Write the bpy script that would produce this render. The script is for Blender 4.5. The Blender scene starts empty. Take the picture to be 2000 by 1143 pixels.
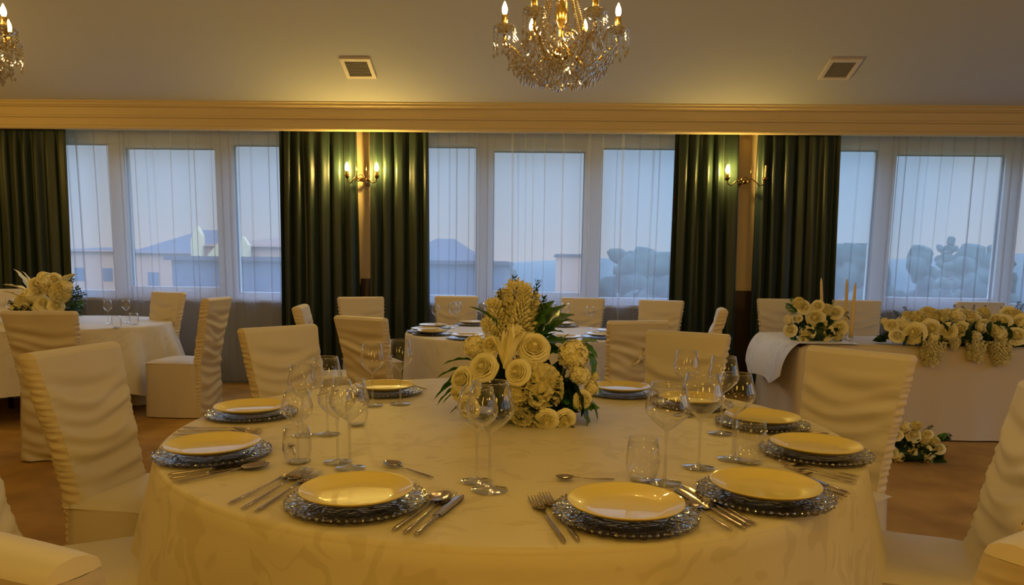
import bpy, math, random
from math import sin, cos, pi, sqrt, atan2, radians, hypot
from mathutils import Vector, Matrix, noise
random.seed(7)
S = bpy.context.scene
COL = S.collection

# ---------------------------------------------------------------- camera
F_PX, PITCH, ROLL, CY, HC, YAW = 1403.175, 0.13034, 0.01388, 708.545, 1.30175, 0.03235
def _basis():
    f = Vector((0, cos(PITCH), -sin(PITCH))); u = Vector((0, sin(PITCH), cos(PITCH))); x = Vector((1, 0, 0))
    xr = cos(ROLL)*x + sin(ROLL)*u; ur = -sin(ROLL)*x + cos(ROLL)*u
    R = Matrix.Rotation(YAW, 3, 'Z')
    return R@xr, R@ur, R@f
BX, BU, BF = _basis()
CAMP = Vector((0, 0, HC))
cam = bpy.data.cameras.new('camera'); cam_o = bpy.data.objects.new('camera', cam); COL.objects.link(cam_o)
M = Matrix((BX, BU, -BF)).transposed().to_4x4(); M.translation = CAMP; cam_o.matrix_world = M
cam.sensor_fit = 'HORIZONTAL'; cam.sensor_width = 36; cam.lens = F_PX/2000*36
cam.shift_y = (CY-571.5)/2000; cam.clip_start = .05; cam.clip_end = 500
S.camera = cam_o
def ray(px, py): return (px-1000)/F_PX*BX - (py-CY)/F_PX*BU + BF
def at(px, py, Y):                     # measured photo position on a wall plane at depth Y
    d = ray(px, py); return CAMP + d*(Y/d.y)
def on(px, py, h):                     # measured photo position on a horizontal plane at height h
    d = ray(px, py); return CAMP + d*((h-HC)/d.z)

# ---------------------------------------------------------------- world, lights, exposure
S.view_settings.view_transform = 'Standard'; S.view_settings.look = 'None'
S.view_settings.gamma = 1; S.view_settings.use_curve_mapping = False
S.view_settings.exposure = 0.18
S.cycles.use_denoising = True
S.cycles.max_bounces = 10; S.cycles.transparent_max_bounces = 40
S.cycles.sample_clamp_indirect = 4; S.cycles.caustics_reflective = False; S.cycles.caustics_refractive = False
W = bpy.data.worlds.new('world'); S.world = W; W.use_nodes = True
nt = W.node_tree; nt.nodes.clear()
def N(nt, t, **k):
    n = nt.nodes.new(t)
    for a, b in k.items(): setattr(n, a, b)
    return n
SKY_STRENGTH, SKY_ZENITH = 0.71, 4.9
tc = N(nt, 'ShaderNodeTexCoord'); sp = N(nt, 'ShaderNodeSeparateXYZ'); nt.links.new(tc.outputs['Generated'], sp.inputs[0])
rz = N(nt, 'ShaderNodeValToRGB'); nt.links.new(sp.outputs['Z'], rz.inputs[0])
e = rz.color_ramp.elements
e[0].position = 0.0; e[0].color = (.82, .76, .78, 1); e[1].position = 1; e[1].color = (.30, .45, .75, 1)
for p, c in ((.06, (.70, .76, .88, 1)), (.16, (.55, .72, .98, 1)), (.4, (.50, .66, .95, 1))):
    q = e.new(p); q.color = c
rx = N(nt, 'ShaderNodeValToRGB'); nt.links.new(sp.outputs['X'], rx.inputs[0])
ex = rx.color_ramp.elements; ex[0].position = 0.02; ex[0].color = (1, .97, .93, 1); ex[1].position = .22; ex[1].color = (.78, .98, 1.12, 1)
q = ex.new(.42); q.color = (.8, .98, 1.1, 1); q = ex.new(.5); q.color = (1, 1, .97, 1)
mx = N(nt, 'ShaderNodeMixRGB', blend_type='MULTIPLY'); mx.inputs[0].default_value = 1
nt.links.new(rz.outputs[0], mx.inputs[1]); nt.links.new(rx.outputs[0], mx.inputs[2])
bg = N(nt, 'ShaderNodeBackground')
mr = N(nt, 'ShaderNodeMapRange'); mr.inputs['From Min'].default_value = .17; mr.inputs['From Max'].default_value = .5   # brighter towards the zenith
mr.inputs['To Min'].default_value = SKY_STRENGTH; mr.inputs['To Max'].default_value = SKY_ZENITH; nt.links.new(sp.outputs['Z'], mr.inputs['Value']); nt.links.new(mr.outputs[0], bg.inputs[1])
nt.links.new(mx.outputs[0], bg.inputs[0]); ow = N(nt, 'ShaderNodeOutputWorld'); nt.links.new(bg.outputs[0], ow.inputs[0])
WARM = (1.0, .61, .11)
def point_lamp(name, loc, power, radius=.25, color=WARM):
    l = bpy.data.lights.new(name, 'POINT'); l.energy = power; l.color = color; l.shadow_soft_size = radius
    o = bpy.data.objects.new(name, l); o.location = loc; COL.objects.link(o); return o
# unseen point lamps added for warm light, as if from chandeliers out of frame
for x, y, p in ((.1, .3, 22), (-2.6, .3, 20), (3.4, .9, 40), (-.2, -2.5, 34), (-3, -2.5, 24), (3.2, -2.5, 34), (-5.6, 5.6, 26)):
    point_lamp('chandelier_light', (x, y, 2.55), p)
for x in (-4.0, 0, 4.1):      # daylight through the windows (portals for the sky)
    l = bpy.data.lights.new('window_daylight', 'AREA'); l.shape = 'RECTANGLE'; l.size = 3.4; l.size_y = 1.75
    l.cycles.is_portal = True
    o = bpy.data.objects.new('window_daylight', l); o.location = (x, 8.2, 1.7); o.rotation_euler = (radians(-90), 0, 0); COL.objects.link(o)
BULB_L = 400; SCONCE_L = 720

# ---------------------------------------------------------------- materials
MATS = {}
def mat(name, color=(.8, .8, .8), rough=.6, metal=0, spec=.5, bump=None, **k):
    m = bpy.data.materials.new(name); m.use_nodes = True; nt = m.node_tree
    b = nt.nodes['Principled BSDF']
    b.inputs['Base Color'].default_value = (*color, 1); b.inputs['Roughness'].default_value = rough
    b.inputs['Metallic'].default_value = metal; b.inputs['Specular IOR Level'].default_value = spec
    for a, v in k.items():
        b.inputs[a.replace('_', ' ')].default_value = v
    t = N(nt, 'ShaderNodeTexCoord')
    if bump:                             # (noise scale, strength, distance)
        n = N(nt, 'ShaderNodeTexNoise'); n.inputs['Scale'].default_value = bump[0]; n.inputs['Detail'].default_value = 4
        nt.links.new(t.outputs['Object'], n.inputs['Vector'])
        bb = N(nt, 'ShaderNodeBump'); bb.inputs['Strength'].default_value = bump[1]; bb.inputs['Distance'].default_value = bump[2]
        nt.links.new(n.outputs['Fac'], bb.inputs['Height']); nt.links.new(bb.outputs[0], b.inputs['Normal'])
    MATS[name] = m; return m
def vary(m, scale, c1, c2, detail=3, distort=0, stretch=(1, 1, 1), lo=.35, hi=.65):
    nt = m.node_tree; b = nt.nodes['Principled BSDF']; t = N(nt, 'ShaderNodeTexCoord'); mp = N(nt, 'ShaderNodeMapping')
    mp.inputs['Scale'].default_value = stretch
    n = N(nt, 'ShaderNodeTexNoise'); n.inputs['Scale'].default_value = scale; n.inputs['Detail'].default_value = detail; n.inputs['Distortion'].default_value = distort
    r = N(nt, 'ShaderNodeValToRGB'); r.color_ramp.elements[0].position = lo; r.color_ramp.elements[1].position = hi
    r.color_ramp.elements[0].color = (*c1, 1); r.color_ramp.elements[1].color = (*c2, 1)
    nt.links.new(t.outputs['Object'], mp.inputs[0]); nt.links.new(mp.outputs[0], n.inputs['Vector']); nt.links.new(n.outputs['Fac'], r.inputs[0])
    nt.links.new(r.outputs[0], b.inputs['Base Color']); return m
def jacquard(name, c1, c2, scale=9, bump=.25):
    m = mat(name, c1, .5, 0, .5, Sheen_Weight=.25); nt = m.node_tree; b = nt.nodes['Principled BSDF']
    t = N(nt, 'ShaderNodeTexCoord'); n0 = N(nt, 'ShaderNodeTexNoise'); n0.inputs['Scale'].default_value = scale*.55; n0.inputs['Detail'].default_value = 1
    mxv = N(nt, 'ShaderNodeMixRGB', blend_type='ADD'); mxv.inputs[0].default_value = .22
    w = N(nt, 'ShaderNodeTexVoronoi', feature='SMOOTH_F1'); w.inputs['Scale'].default_value = scale*.8
    r = N(nt, 'ShaderNodeValToRGB'); r.color_ramp.elements[0].position = .42; r.color_ramp.elements[1].position = .5
    r.color_ramp.elements[0].color = (*c1, 1); r.color_ramp.elements[1].color = (*c2, 1)
    wv = N(nt, 'ShaderNodeTexWave', wave_type='RINGS'); wv.inputs['Scale'].default_value = scale*.5; wv.inputs['Distortion'].default_value = 9; wv.inputs['Detail'].default_value = 2
    mm = N(nt, 'ShaderNodeMath', operation='MULTIPLY_ADD'); mm.inputs[1].default_value = .35
    nt.links.new(t.outputs['Object'], n0.inputs['Vector']); nt.links.new(t.outputs['Object'], mxv.inputs[1]); nt.links.new(n0.outputs['Color'], mxv.inputs[2])
    nt.links.new(mxv.outputs[0], w.inputs['Vector']); nt.links.new(mxv.outputs[0], wv.inputs['Vector'])
    nt.links.new(wv.outputs['Fac'], mm.inputs[0]); nt.links.new(w.outputs['Distance'], mm.inputs[2])
    nt.links.new(mm.outputs[0], r.inputs[0]); nt.links.new(r.outputs[0], b.inputs['Base Color'])
    fn = N(nt, 'ShaderNodeTexNoise'); fn.inputs['Scale'].default_value = 14; fn.inputs['Detail'].default_value = 5; fn.inputs['Distortion'].default_value = 1.5
    nt.links.new(t.outputs['Object'], fn.inputs['Vector'])
    b1 = N(nt, 'ShaderNodeBump'); b1.inputs['Strength'].default_value = bump; b1.inputs['Distance'].default_value = .006; nt.links.new(fn.outputs['Fac'], b1.inputs['Height'])
    b2 = N(nt, 'ShaderNodeBump'); b2.inputs['Strength'].default_value = .3; b2.inputs['Distance'].default_value = .001
    nt.links.new(r.outputs[0], b2.inputs['Height']); nt.links.new(b1.outputs[0], b2.inputs['Normal']); nt.links.new(b2.outputs[0], b.inputs['Normal'])
    return m
cloth_m = jacquard('jacquard_cloth', (.62, .53, .29), (.69, .60, .36), 13)
cloth_far = jacquard('plain_jacquard_cloth', (.64, .60, .54), (.68, .64, .58), 12, .1)
skirt_m = mat('table_skirting', (.62, .54, .42), .8, bump=(60, .3, .002))
chair_m = mat('satin_chair_cover', (.66, .60, .50), .48, 0, .4, Sheen_Weight=.15)
chair_side = mat('ruched_side_cover', (.66, .57, .42), .5, 0, .4)
carpet = vary(mat('carpet', (.2, .1, .03), .95, bump=(220, .9, .004)), 3, (.34, .185, .045), (.52, .30, .075), 8)
ceil_m = mat('ceiling_paint', (.49, .50, .54), .9, bump=(3, .04, .01))
wall_m = mat('wall_paint', (.72, .58, .38), .85, bump=(60, .1, .001))
warmwall = mat('hall_wall_paint', (.60, .46, .28), .9)
corn_m = mat('cornice_paint', (.62, .50, .29), .55, bump=(40, .06, .001))
wain_m = vary(mat('wainscot_wood', (.05, .03, .02), .5), 6, (.035, .02, .014), (.07, .04, .026), stretch=(1, 1, .1))
pvc = mat('white_window_frame', (.74, .75, .76), .35)
gasket = mat('window_gasket', (.06, .07, .08), .6)
sill_m = mat('window_sill_stone', (.6, .62, .7), .4)
rad_m = mat('painted_panel', (.24, .27, .36), .6)
green_m = vary(mat('green_satin_curtain', (.02, .05, .03), .40, 0, .5, Sheen_Weight=.08), 40, (.011, .025, .017), (.018, .036, .025), stretch=(1, 1, .05))
brass = mat('brass', (.60, .40, .10), .22, 1, bump=(50, .1, .002))
bronze = mat('antique_bronze', (.22, .12, .05), .3, 1)
steel = mat('cutlery_steel', (.50, .42, .34), .16, 1)
plate_m = mat('cream_porcelain', (.86, .70, .20), .32, 0, .4, Coat_Weight=.5, Coat_Roughness=.03)
plate_far = mat('ivory_porcelain', (.78, .70, .48), .15, 0, .6, Coat_Weight=.5)
petal = vary(mat('cream_petal', (.9, .8, .5), .6, 0, .3, Subsurface_Weight=0), 25, (.84, .76, .42), (.93, .87, .56))
petal2 = vary(mat('ivory_petal', (.9, .85, .65), .6, 0, .3), 25, (.78, .72, .42), (.92, .87, .60))
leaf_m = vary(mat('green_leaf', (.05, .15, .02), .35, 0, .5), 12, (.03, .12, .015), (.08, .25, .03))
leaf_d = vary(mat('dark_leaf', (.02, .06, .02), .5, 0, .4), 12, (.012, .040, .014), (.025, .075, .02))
wax = mat('candle_wax', (.72, .55, .26), .4, 0, .4)
tube_m = mat('candle_tube_brass', (.70, .48, .14), .25, 1)
white_m = mat('white_plastic', (.62, .56, .50), .5)
grille = vary(mat('vent_grille', (.3, .28, .24), .7), 300, (.20, .19, .17), (.30, .28, .25))

def thin_glass(name, tint=(.97, .98, .98), base=.035, edge=.75, power=3.2, rough=.02, bump=None):
    m = bpy.data.materials.new(name); m.use_nodes = True; nt = m.node_tree; nt.nodes.clear()
    lw = N(nt, 'ShaderNodeLayerWeight'); lw.inputs[0].default_value = .5
    pw = N(nt, 'ShaderNodeMath', operation='POWER'); pw.inputs[1].default_value = power; nt.links.new(lw.outputs['Facing'], pw.inputs[0])
    ma = N(nt, 'ShaderNodeMath', operation='MULTIPLY_ADD'); ma.inputs[1].default_value = edge; ma.inputs[2].default_value = base; nt.links.new(pw.outputs[0], ma.inputs[0])
    tr = N(nt, 'ShaderNodeBsdfTransparent'); tr.inputs[0].default_value = (*tint, 1)
    gl = N(nt, 'ShaderNodeBsdfGlossy'); gl.inputs['Roughness'].default_value = rough; gl.inputs['Color'].default_value = (.95, .97, 1, 1)
    mixs = N(nt, 'ShaderNodeMixShader'); nt.links.new(ma.outputs[0], mixs.inputs[0]); nt.links.new(tr.outputs[0], mixs.inputs[1]); nt.links.new(gl.outputs[0], mixs.inputs[2])
    if bump:
        t = N(nt, 'ShaderNodeTexCoord'); v = N(nt, 'ShaderNodeTexVoronoi'); v.inputs['Scale'].default_value = bump[0]; nt.links.new(t.outputs['Object'], v.inputs['Vector'])
        bb = N(nt, 'ShaderNodeBump'); bb.inputs['Strength'].default_value = bump[1]; bb.inputs['Distance'].default_value = bump[2]
        nt.links.new(v.outputs['Distance'], bb.inputs['Height']); nt.links.new(bb.outputs[0], gl.inputs['Normal']); nt.links.new(bb.outputs[0], lw.inputs['Normal'])
    o = N(nt, 'ShaderNodeOutputMaterial'); nt.links.new(mixs.outputs[0], o.inputs[0]); return m
glass_bowl = thin_glass('wine_glass', (.99, .99, .99), base=.025, edge=.95, power=2.6)
glass_solid = thin_glass('wine_glass_stem', (.96, .96, .96), base=.14, edge=.8, power=1.6)
window_glass = thin_glass('window_pane_glass', (.95, .97, .98), base=.0, edge=.3, power=5)
charger_m = thin_glass('cut_glass_charger', (.66, .62, .54), base=.30, edge=.5, power=1.2, rough=.12, bump=(70, 1.0, .006))
crystal = thin_glass('crystal', (.86, .84, .78), base=.38, edge=.6, power=.9, rough=.10)
crystal_gold = thin_glass('gold_tinted_crystal', (.85, .66, .28), base=.5, edge=.5, power=.9, rough=.12)
def sheer_mat():
    m = bpy.data.materials.new('sheer_voile'); m.use_nodes = True; nt = m.node_tree; nt.nodes.clear()
    lw = N(nt, 'ShaderNodeLayerWeight'); lw.inputs[0].default_value = .5
    pw = N(nt, 'ShaderNodeMath', operation='POWER'); pw.inputs[1].default_value = 1.5; nt.links.new(lw.outputs['Facing'], pw.inputs[0])
    ma = N(nt, 'ShaderNodeMath', operation='MULTIPLY_ADD', use_clamp=True); ma.inputs[1].default_value = .50; ma.inputs[2].default_value = .47; nt.links.new(pw.outputs[0], ma.inputs[0])
    tr = N(nt, 'ShaderNodeBsdfTransparent'); di = N(nt, 'ShaderNodeBsdfDiffuse'); di.inputs[0].default_value = (.62, .64, .70, 1)
    tl = N(nt, 'ShaderNodeBsdfTranslucent'); tl.inputs[0].default_value = (.62, .66, .74, 1)
    m1 = N(nt, 'ShaderNodeMixShader'); m1.inputs[0].default_value = .55; nt.links.new(di.outputs[0], m1.inputs[1]); nt.links.new(tl.outputs[0], m1.inputs[2])
    m2 = N(nt, 'ShaderNodeMixShader'); nt.links.new(ma.outputs[0], m2.inputs[0]); nt.links.new(tr.outputs[0], m2.inputs[1]); nt.links.new(m1.outputs[0], m2.inputs[2])
    o = N(nt, 'ShaderNodeOutputMaterial'); nt.links.new(m2.outputs[0], o.inputs[0]); return m
sheer_m = sheer_mat()
def emit(name, c, s):
    m = bpy.data.materials.new(name); m.use_nodes = True; nt = m.node_tree; nt.nodes.clear()
    e = N(nt, 'ShaderNodeEmission'); e.inputs[0].default_value = (*c, 1); e.inputs[1].default_value = s
    o = N(nt, 'ShaderNodeOutputMaterial'); nt.links.new(e.outputs[0], o.inputs[0]); return m
bulb_m = emit('glowing_bulb', (1, .62, .20), BULB_L); bulb_s = emit('glowing_sconce_bulb', (1, .66, .16), SCONCE_L)

# ---------------------------------------------------------------- mesh helpers
class MB:
    def __init__(s): s.v = []; s.f = []
    def add(s, v, f, T=None):
        o = len(s.v)
        s.v += [tuple(T @ Vector(p)) if T else tuple(p) for p in v]; s.f += [tuple(i+o for i in q) for q in f]; return s
    def box(s, a, b, T=None):
        x0, y0, z0 = a; x1, y1, z1 = b
        v = [(x0,y0,z0),(x1,y0,z0),(x1,y1,z0),(x0,y1,z0),(x0,y0,z1),(x1,y0,z1),(x1,y1,z1),(x0,y1,z1)]
        return s.add(v, [(3,2,1,0),(4,5,6,7),(0,1,5,4),(1,2,6,5),(2,3,7,6),(3,0,4,7)], T)
    def grid(s, fn, nu, nv, wrap=False, flip=False):
        v = [fn(i/nu if wrap else i/nu, j/nv) for j in range(nv+1) for i in range(nu if wrap else nu+1)]
        w = nu if wrap else nu+1; f = []
        for j in range(nv):
            for i in range(nu):
                i2 = (i+1) % w
                q = (j*w+i, j*w+i2, (j+1)*w+i2, (j+1)*w+i)
                f.append(q[::-1] if flip else q)
        return s.add(v, f)
    def lathe(s, prof, n=32, T=None, rad=None):
        v = []; f = []
        for (r, z) in prof:
            for i in range(n):
                a = 2*pi*i/n; rr = r*(rad(a, r) if rad else 1); v.append((rr*cos(a), rr*sin(a), z))
        for j in range(len(prof)-1):
            for i in range(n):
                i2 = (i+1) % n; f.append((j*n+i, j*n+i2, (j+1)*n+i2, (j+1)*n+i))
        return s.add(v, f, T)
    def tube(s, pts, rad, n=8, T=None, flat=1.0):
        pts = [Vector(p) for p in pts]; v = []; f = []; m = len(pts); up = Vector((0, 0, 1))
        for j, p in enumerate(pts):
            d = (pts[min(j+1, m-1)]-pts[max(j-1, 0)]).normalized()
            a = d.cross(up if abs(d.z) < .98 else Vector((0, 1, 0))).normalized(); b = a.cross(d).normalized()
            r = rad[j] if isinstance(rad, (list, tuple)) else rad
            for i in range(n):
                t = 2*pi*i/n; v.append(p + a*(r*cos(t)) + b*(r*flat*sin(t)))
        for j in range(m-1):
            for i in range(n):
                i2 = (i+1) % n; f.append((j*n+i, j*n+i2, (j+1)*n+i2, (j+1)*n+i))
        f.append(tuple(range(n))[::-1]); f.append(tuple((m-1)*n+i for i in range(n)))
        return s.add(v, f, T)
    def octa(s, c, r, h, T=None, n=4):
        c = Vector(c); v = [c+Vector((0,0,h)), c-Vector((0,0,h))] + [c+Vector((r*cos(2*pi*i/n+.4), r*sin(2*pi*i/n+.4), 0)) for i in range(n)]
        f = []
        for i in range(n):
            a, b = 2+i, 2+(i+1) % n; f += [(0, a, b), (1, b, a)]
        return s.add(v, f, T)
    def ball(s, c, r, nu=10, nv=6, sc=(1,1,1)):
        c = Vector(c)
        return s.grid(lambda u, v: c+Vector((r*sc[0]*cos(2*pi*u)*sin(pi*(.001+.998*v)), r*sc[1]*sin(2*pi*u)*sin(pi*(.001+.998*v)), -r*sc[2]*cos(pi*v))), nu, nv, True)
    def mesh(s, name, m, smooth=True):
        me = bpy.data.meshes.new(name); me.from_pydata([tuple(p) for p in s.v], [], s.f); me.materials.append(m)
        if smooth: me.polygons.foreach_set('use_smooth', [True]*len(me.polygons))
        me.validate(); me.update(); return me
    def build(s, name, m, parent=None, smooth=True, loc=None, rot=None):
        return link(name, s.mesh(name, m, smooth), parent, loc, rot)
def link(name, me, parent=None, loc=None, rot=None):
    o = bpy.data.objects.new(name, me); COL.objects.link(o)
    if parent: o.parent = parent
    if loc is not None: o.location = loc
    if rot is not None: o.rotation_euler = rot
    return o
def autosmooth(o, ang=35):
    me = o.data
    try: me.set_sharp_from_angle(angle=radians(ang))
    except Exception: pass
def tag(o, label=None, cat=None, group=None, kind=None):
    if label: o['label'] = label
    if cat: o['category'] = cat
    if group: o['group'] = group
    if kind: o['kind'] = kind
    return o
def thing(name, label, cat, loc=(0,0,0), rz=0, group=None):
    o = bpy.data.objects.new(name, None); COL.objects.link(o); o.location = loc; o.rotation_euler = (0, 0, rz)
    o.empty_display_size = .1
    return tag(o, label, cat, group)
def struct(name, mb, m, parent=None, smooth=False):
    o = mb.build(name, m, parent, smooth)
    if not parent: o['kind'] = 'structure'
    return o
KIDS = {}
def kids(o):
    return [c for c in COL.objects if c.parent == o]
def copy_tree(o, loc=None, rz=None, label=None, group=None, parent=None):
    c = o.copy(); COL.objects.link(c); c.parent = parent
    if loc is not None: c.location = loc
    if rz is not None: c.rotation_euler = (0, 0, rz)
    if label: c['label'] = label
    if group: c['group'] = group
    if o not in KIDS: KIDS[o] = kids(o)
    for ch in KIDS[o]: copy_tree(ch, parent=c)
    return c
def nz(x, y=0, z=0): return noise.noise(Vector((x, y, z)))

# ================================================================ SETTING
YW, YC, YS = 7.82, 7.66, 7.74      # wall face, green curtains, sheers
CT, CB = 2.94, 2.66                # cornice top / bottom
XL, XR, YB = -7.2, 7.4, -4.5
struct('floor', MB().box((XL-.2, YB-.2, -.1), (XR+.2, YW+.4, 0)), carpet)
# sloped ceiling rising from the cornice into the hall, then level
SL = .35; Y0 = 7.42; Y1 = 4.2; ZT = CT+SL*(Y0-Y1)
mb = MB(); mb.grid(lambda u, v: (XL-.1+(XR-XL+.2)*u, [Y0+.5, Y0, Y1, YB][round(v*3)], [CT, CT, ZT, ZT][round(v*3)]), 1, 3)
mb.grid(lambda u, v: (XL-.1+(XR-XL+.2)*u, [Y0+.5, Y0, Y1, YB][round(v*3)], [CT, CT, ZT, ZT][round(v*3)]+.12), 1, 3, flip=True)
struct('ceiling', mb, ceil_m)
struct('wall_left', MB().box((XL-.12, YB, 0), (XL, YW+.3, ZT)), warmwall)
mb = MB().box((XR, YB, 0), (XR+.12, YW+.3, .85)).box((XR, YB, 2.65), (XR+.12, YW+.3, ZT))   # side wall; unseen window openings added to bring daylight onto the chairs
for y0, y1 in ((YB, -3.2), (-.9, -.3), (2.2, 2.8), (5.1, YW+.3)): mb.box((XR, y0, .85), (XR+.12, y1, 2.65))
struct('wall_right', mb, warmwall)
struct('wall_rear', MB().box((XL, YB-.12, 0), (XR, YB, ZT)), warmwall)
def added_side_portal(loc, w, h, rot):
    l = bpy.data.lights.new('window_daylight', 'AREA'); l.shape = 'RECTANGLE'; l.size = w; l.size_y = h; l.cycles.is_portal = True
    o = bpy.data.objects.new('window_daylight', l); o.location = loc; o.rotation_euler = rot; COL.objects.link(o)
for y0, y1 in ((-3.2, -.9), (-.3, 2.2), (2.8, 5.1)): added_side_portal((XR+.15, (y0+y1)/2, 1.75), 1.8, y1-y0, (0, radians(90), 0))  # sky portals for the added side openings
# bars in those added side openings
mb = MB()
for y0, y1 in ((-3.2, -.9), (-.3, 2.2), (2.8, 5.1)):
    for y in (y0, (y0+y1)/2-.03, y1-.06): mb.box((XR+.03, y, .85), (XR+.09, y+.06, 2.65))
struct('trim_4', mb, warmwall)
# window wall: openings
SILL, HEAD = .93, 2.72
centres = [at(340, 400, 7.95).x, at(1052, 400, 7.95).x, at(1845, 400, 7.95).x]
hw = 1.70
mb = MB(); mb.box((XL, YW, 0), (XR, YW+.25, SILL-.02)); mb.box((XL, YW, HEAD), (XR, YW+.25, CT))
xs = [XL] + sum([[c-hw, c+hw] for c in centres], []) + [XR]
for i in range(0, len(xs), 2):
    if xs[i+1] > xs[i]: mb.box((xs[i], YW, SILL-.02), (xs[i+1], YW+.25, HEAD))
struct('wall_back', mb, wall_m)
# dark wainscot on the piers and the wall below the windows
mb = MB()
for i in range(0, len(xs), 2):
    if xs[i+1] > xs[i]: mb.box((xs[i], YW-.025, 0), (xs[i+1], YW, 1.10))
struct('trim_1', mb, wain_m)
mb = MB()
for c in centres: mb.box((c-hw, YW-.02, 0), (c+hw, YW, SILL-.035))
struct('trim_5', mb, rad_m)
mb = MB()
for i in range(0, len(xs), 2):
    if xs[i+1] > xs[i]: mb.box((xs[i], YW-.04, 1.10), (xs[i+1], YW, 1.13))
struct('trim_2', mb, corn_m)
for k, c in enumerate(centres):
    w = thing('window_%d' % (k+1), None, None); w['kind'] = 'structure'
    yg = YW+.12
    if k == 0: m1, m2, m3, m4 = at(222, 400, yg).x, at(246, 400, yg).x, at(437, 400, yg).x, at(463, 400, yg).x
    if k == 1: m1, m2, m3, m4 = at(932, 400, yg).x, at(954, 400, yg).x, at(1149, 400, yg).x, at(1173, 400, yg).x
    if k == 2: m1, m2, m3, m4 = at(1704, 400, yg).x, at(1729, 400, yg).x, at(1959, 400, yg).x, at(1986, 400, yg).x
    a, b = c-hw, c+hw; zt = at(880, 288, yg).z; zs = at(1050, 297, yg).z
    mb = MB(); y0, y1 = yg-.05, yg+.06
    mb.box((a, y0, zt), (b, y1, HEAD)); mb.box((a, y0, SILL), (b, y1, SILL+.07))
    mb.box((a, y0, SILL+.07), (a+.07, y1, zt)); mb.box((b-.07, y0, SILL+.07), (b, y1, zt))
    mb.box((m1, y0, SILL+.07), (m2, y1, zt)); mb.box((m3, y0, SILL+.07), (m4, y1, zt))
    mb.box((a, y0-.02, HEAD-.03), (b, y0, HEAD)); mb.box((a, y0-.012, zt+.045), (b, y0, zt+.055))
    struct('window_frame', mb, pvc, w)
    mb = MB()
    mb.box((m2, y0-.015, zs), (m3, y1-.02, zt)); mb.box((m2, y0-.015, SILL+.07), (m2+.05, y1-.02, zs)); mb.box((m3-.05, y0-.015, SILL+.07), (m3, y1-.02, zs)); mb.box((m2+.05, y0-.015, SILL+.07), (m3-.05, y1-.02, SILL+.12))
    struct('window_sash', mb, pvc, w)
    mb = MB()
    for (p, q, t) in ((a+.07, m1, zt), (m2+.05, m3-.05, zs), (m4, b-.07, zt)):
        mb.box((p, y0+.02, t-.012), (q, y0+.04, t)); mb.box((p, y0+.02, SILL+.07), (p+.012, y0+.04, t-.012)); mb.box((q-.012, y0+.02, SILL+.07), (q, y0+.04, t-.012))
    struct('window_seal', mb, gasket, w)
    for (p, q, t) in ((a+.07, m1, zt), (m2+.05, m3-.05, zs), (m4, b-.07, zt)):
        struct('pane', MB().box((p, yg, SILL+.07), (q, yg+.006, t)), window_glass, w)
    struct('window_sill', MB().box((a-.03, YW-.05, SILL-.035), (b+.03, y0, SILL)), sill_m, w)
# cornice / pelmet profile
prof = [(7.80, CT), (Y0, CT), (Y0, CT-.012), (Y0+.015, CT-.018), (Y0+.015, CT-.04), (Y0+.03, CT-.045), (Y0+.03, CT-.052), (Y0+.055, CT-.062), (Y0+.06, CT-.135),
        (Y0+.045, CT-.142), (Y0+.045, CT-.158), (Y0+.065, CT-.165), (Y0+.068, CT-.235), (Y0+.05, CT-.243), (Y0+.05, CT-.262), (Y0+.06, CT-.275), (Y0+.10, CT-.275), (Y0+.10, CT-.15), (7.80, CT-.15)]
v = [(x, y, z) for x in (XL, XR) for (y, z) in prof]; n = len(prof)
f = [(i, (i+1) % n, n+(i+1) % n, n+i) for i in range(n)]
o = struct('trim_3', MB().add(v, f), corn_m); o['label'] = 'moulded cream cornice running over the windows and curtains'

# ---------------------------------------------------------------- sheers
def sheer(x0, x1, seed, label):
    Wd = x1-x0; rn = random.Random(seed); pl = []; x = x0+.05
    while x < x1: pl.append((x, rn.uniform(-.05, .05), rn.uniform(.5, 1), rn.uniform(0, 1), rn.choice((.003, .0045, .007)), rn.choice((.022, .030, .040)))); x += rn.uniform(.05, .20)
    cols = [x0]; 
    while cols[-1] < x1: cols.append(cols[-1]+.012)
    for p in pl: cols += [p[0]+p[4]*k for k in (-3, -2, -1.4, -.9, -.45, 0, .45, .9, 1.4, 2, 3)]
    cols = sorted(c for c in cols if x0 <= c <= x1); n = len(cols)-1
    def fn(u, v):
        x = cols[round(u*n)]; z = .03+v*(2.70-.03); t = z/2.7
        y = .012*sin(x*19+3*nz(x*1.7, seed, z*.12)) + .014*nz(x*5, seed+4, z*.3); dx = 0
        for (px, dr, st, sd, w, dep) in pl:
            if abs(x-px) < .02:
                g = math.exp(-((x-px)/w)**2)
                fade = max(0, min(1, .35+st+nz(px*9, z*.8, sd*7))) if t > .33 else .8
                y -= dep*g*fade
        dr = .05*nz(x*1.1, seed, z*.35)*(1.15-t) + .03*nz(x*3, seed+1, z*.5)*(1-t)
        return (x+dr, YS+y*.8+.012, z)
    mb = MB().grid(fn, n, 16)
    o = mb.build('sheer_curtain', sheer_m); tag(o, label, 'sheer curtain', 'white voile curtains across the windows')
sheer(centres[0]-1.75, centres[0]+1.75, 1.3, 'white voile curtain across the window behind the table with the flower bowl')
sheer(centres[1]-1.75, centres[1]+1.75, 5.1, 'white voile curtain across the middle window between the two wall lamps')
sheer(centres[2]-1.75, centres[2]+1.75, 8.7, 'white voile curtain across the window behind the candles and garland')
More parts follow.
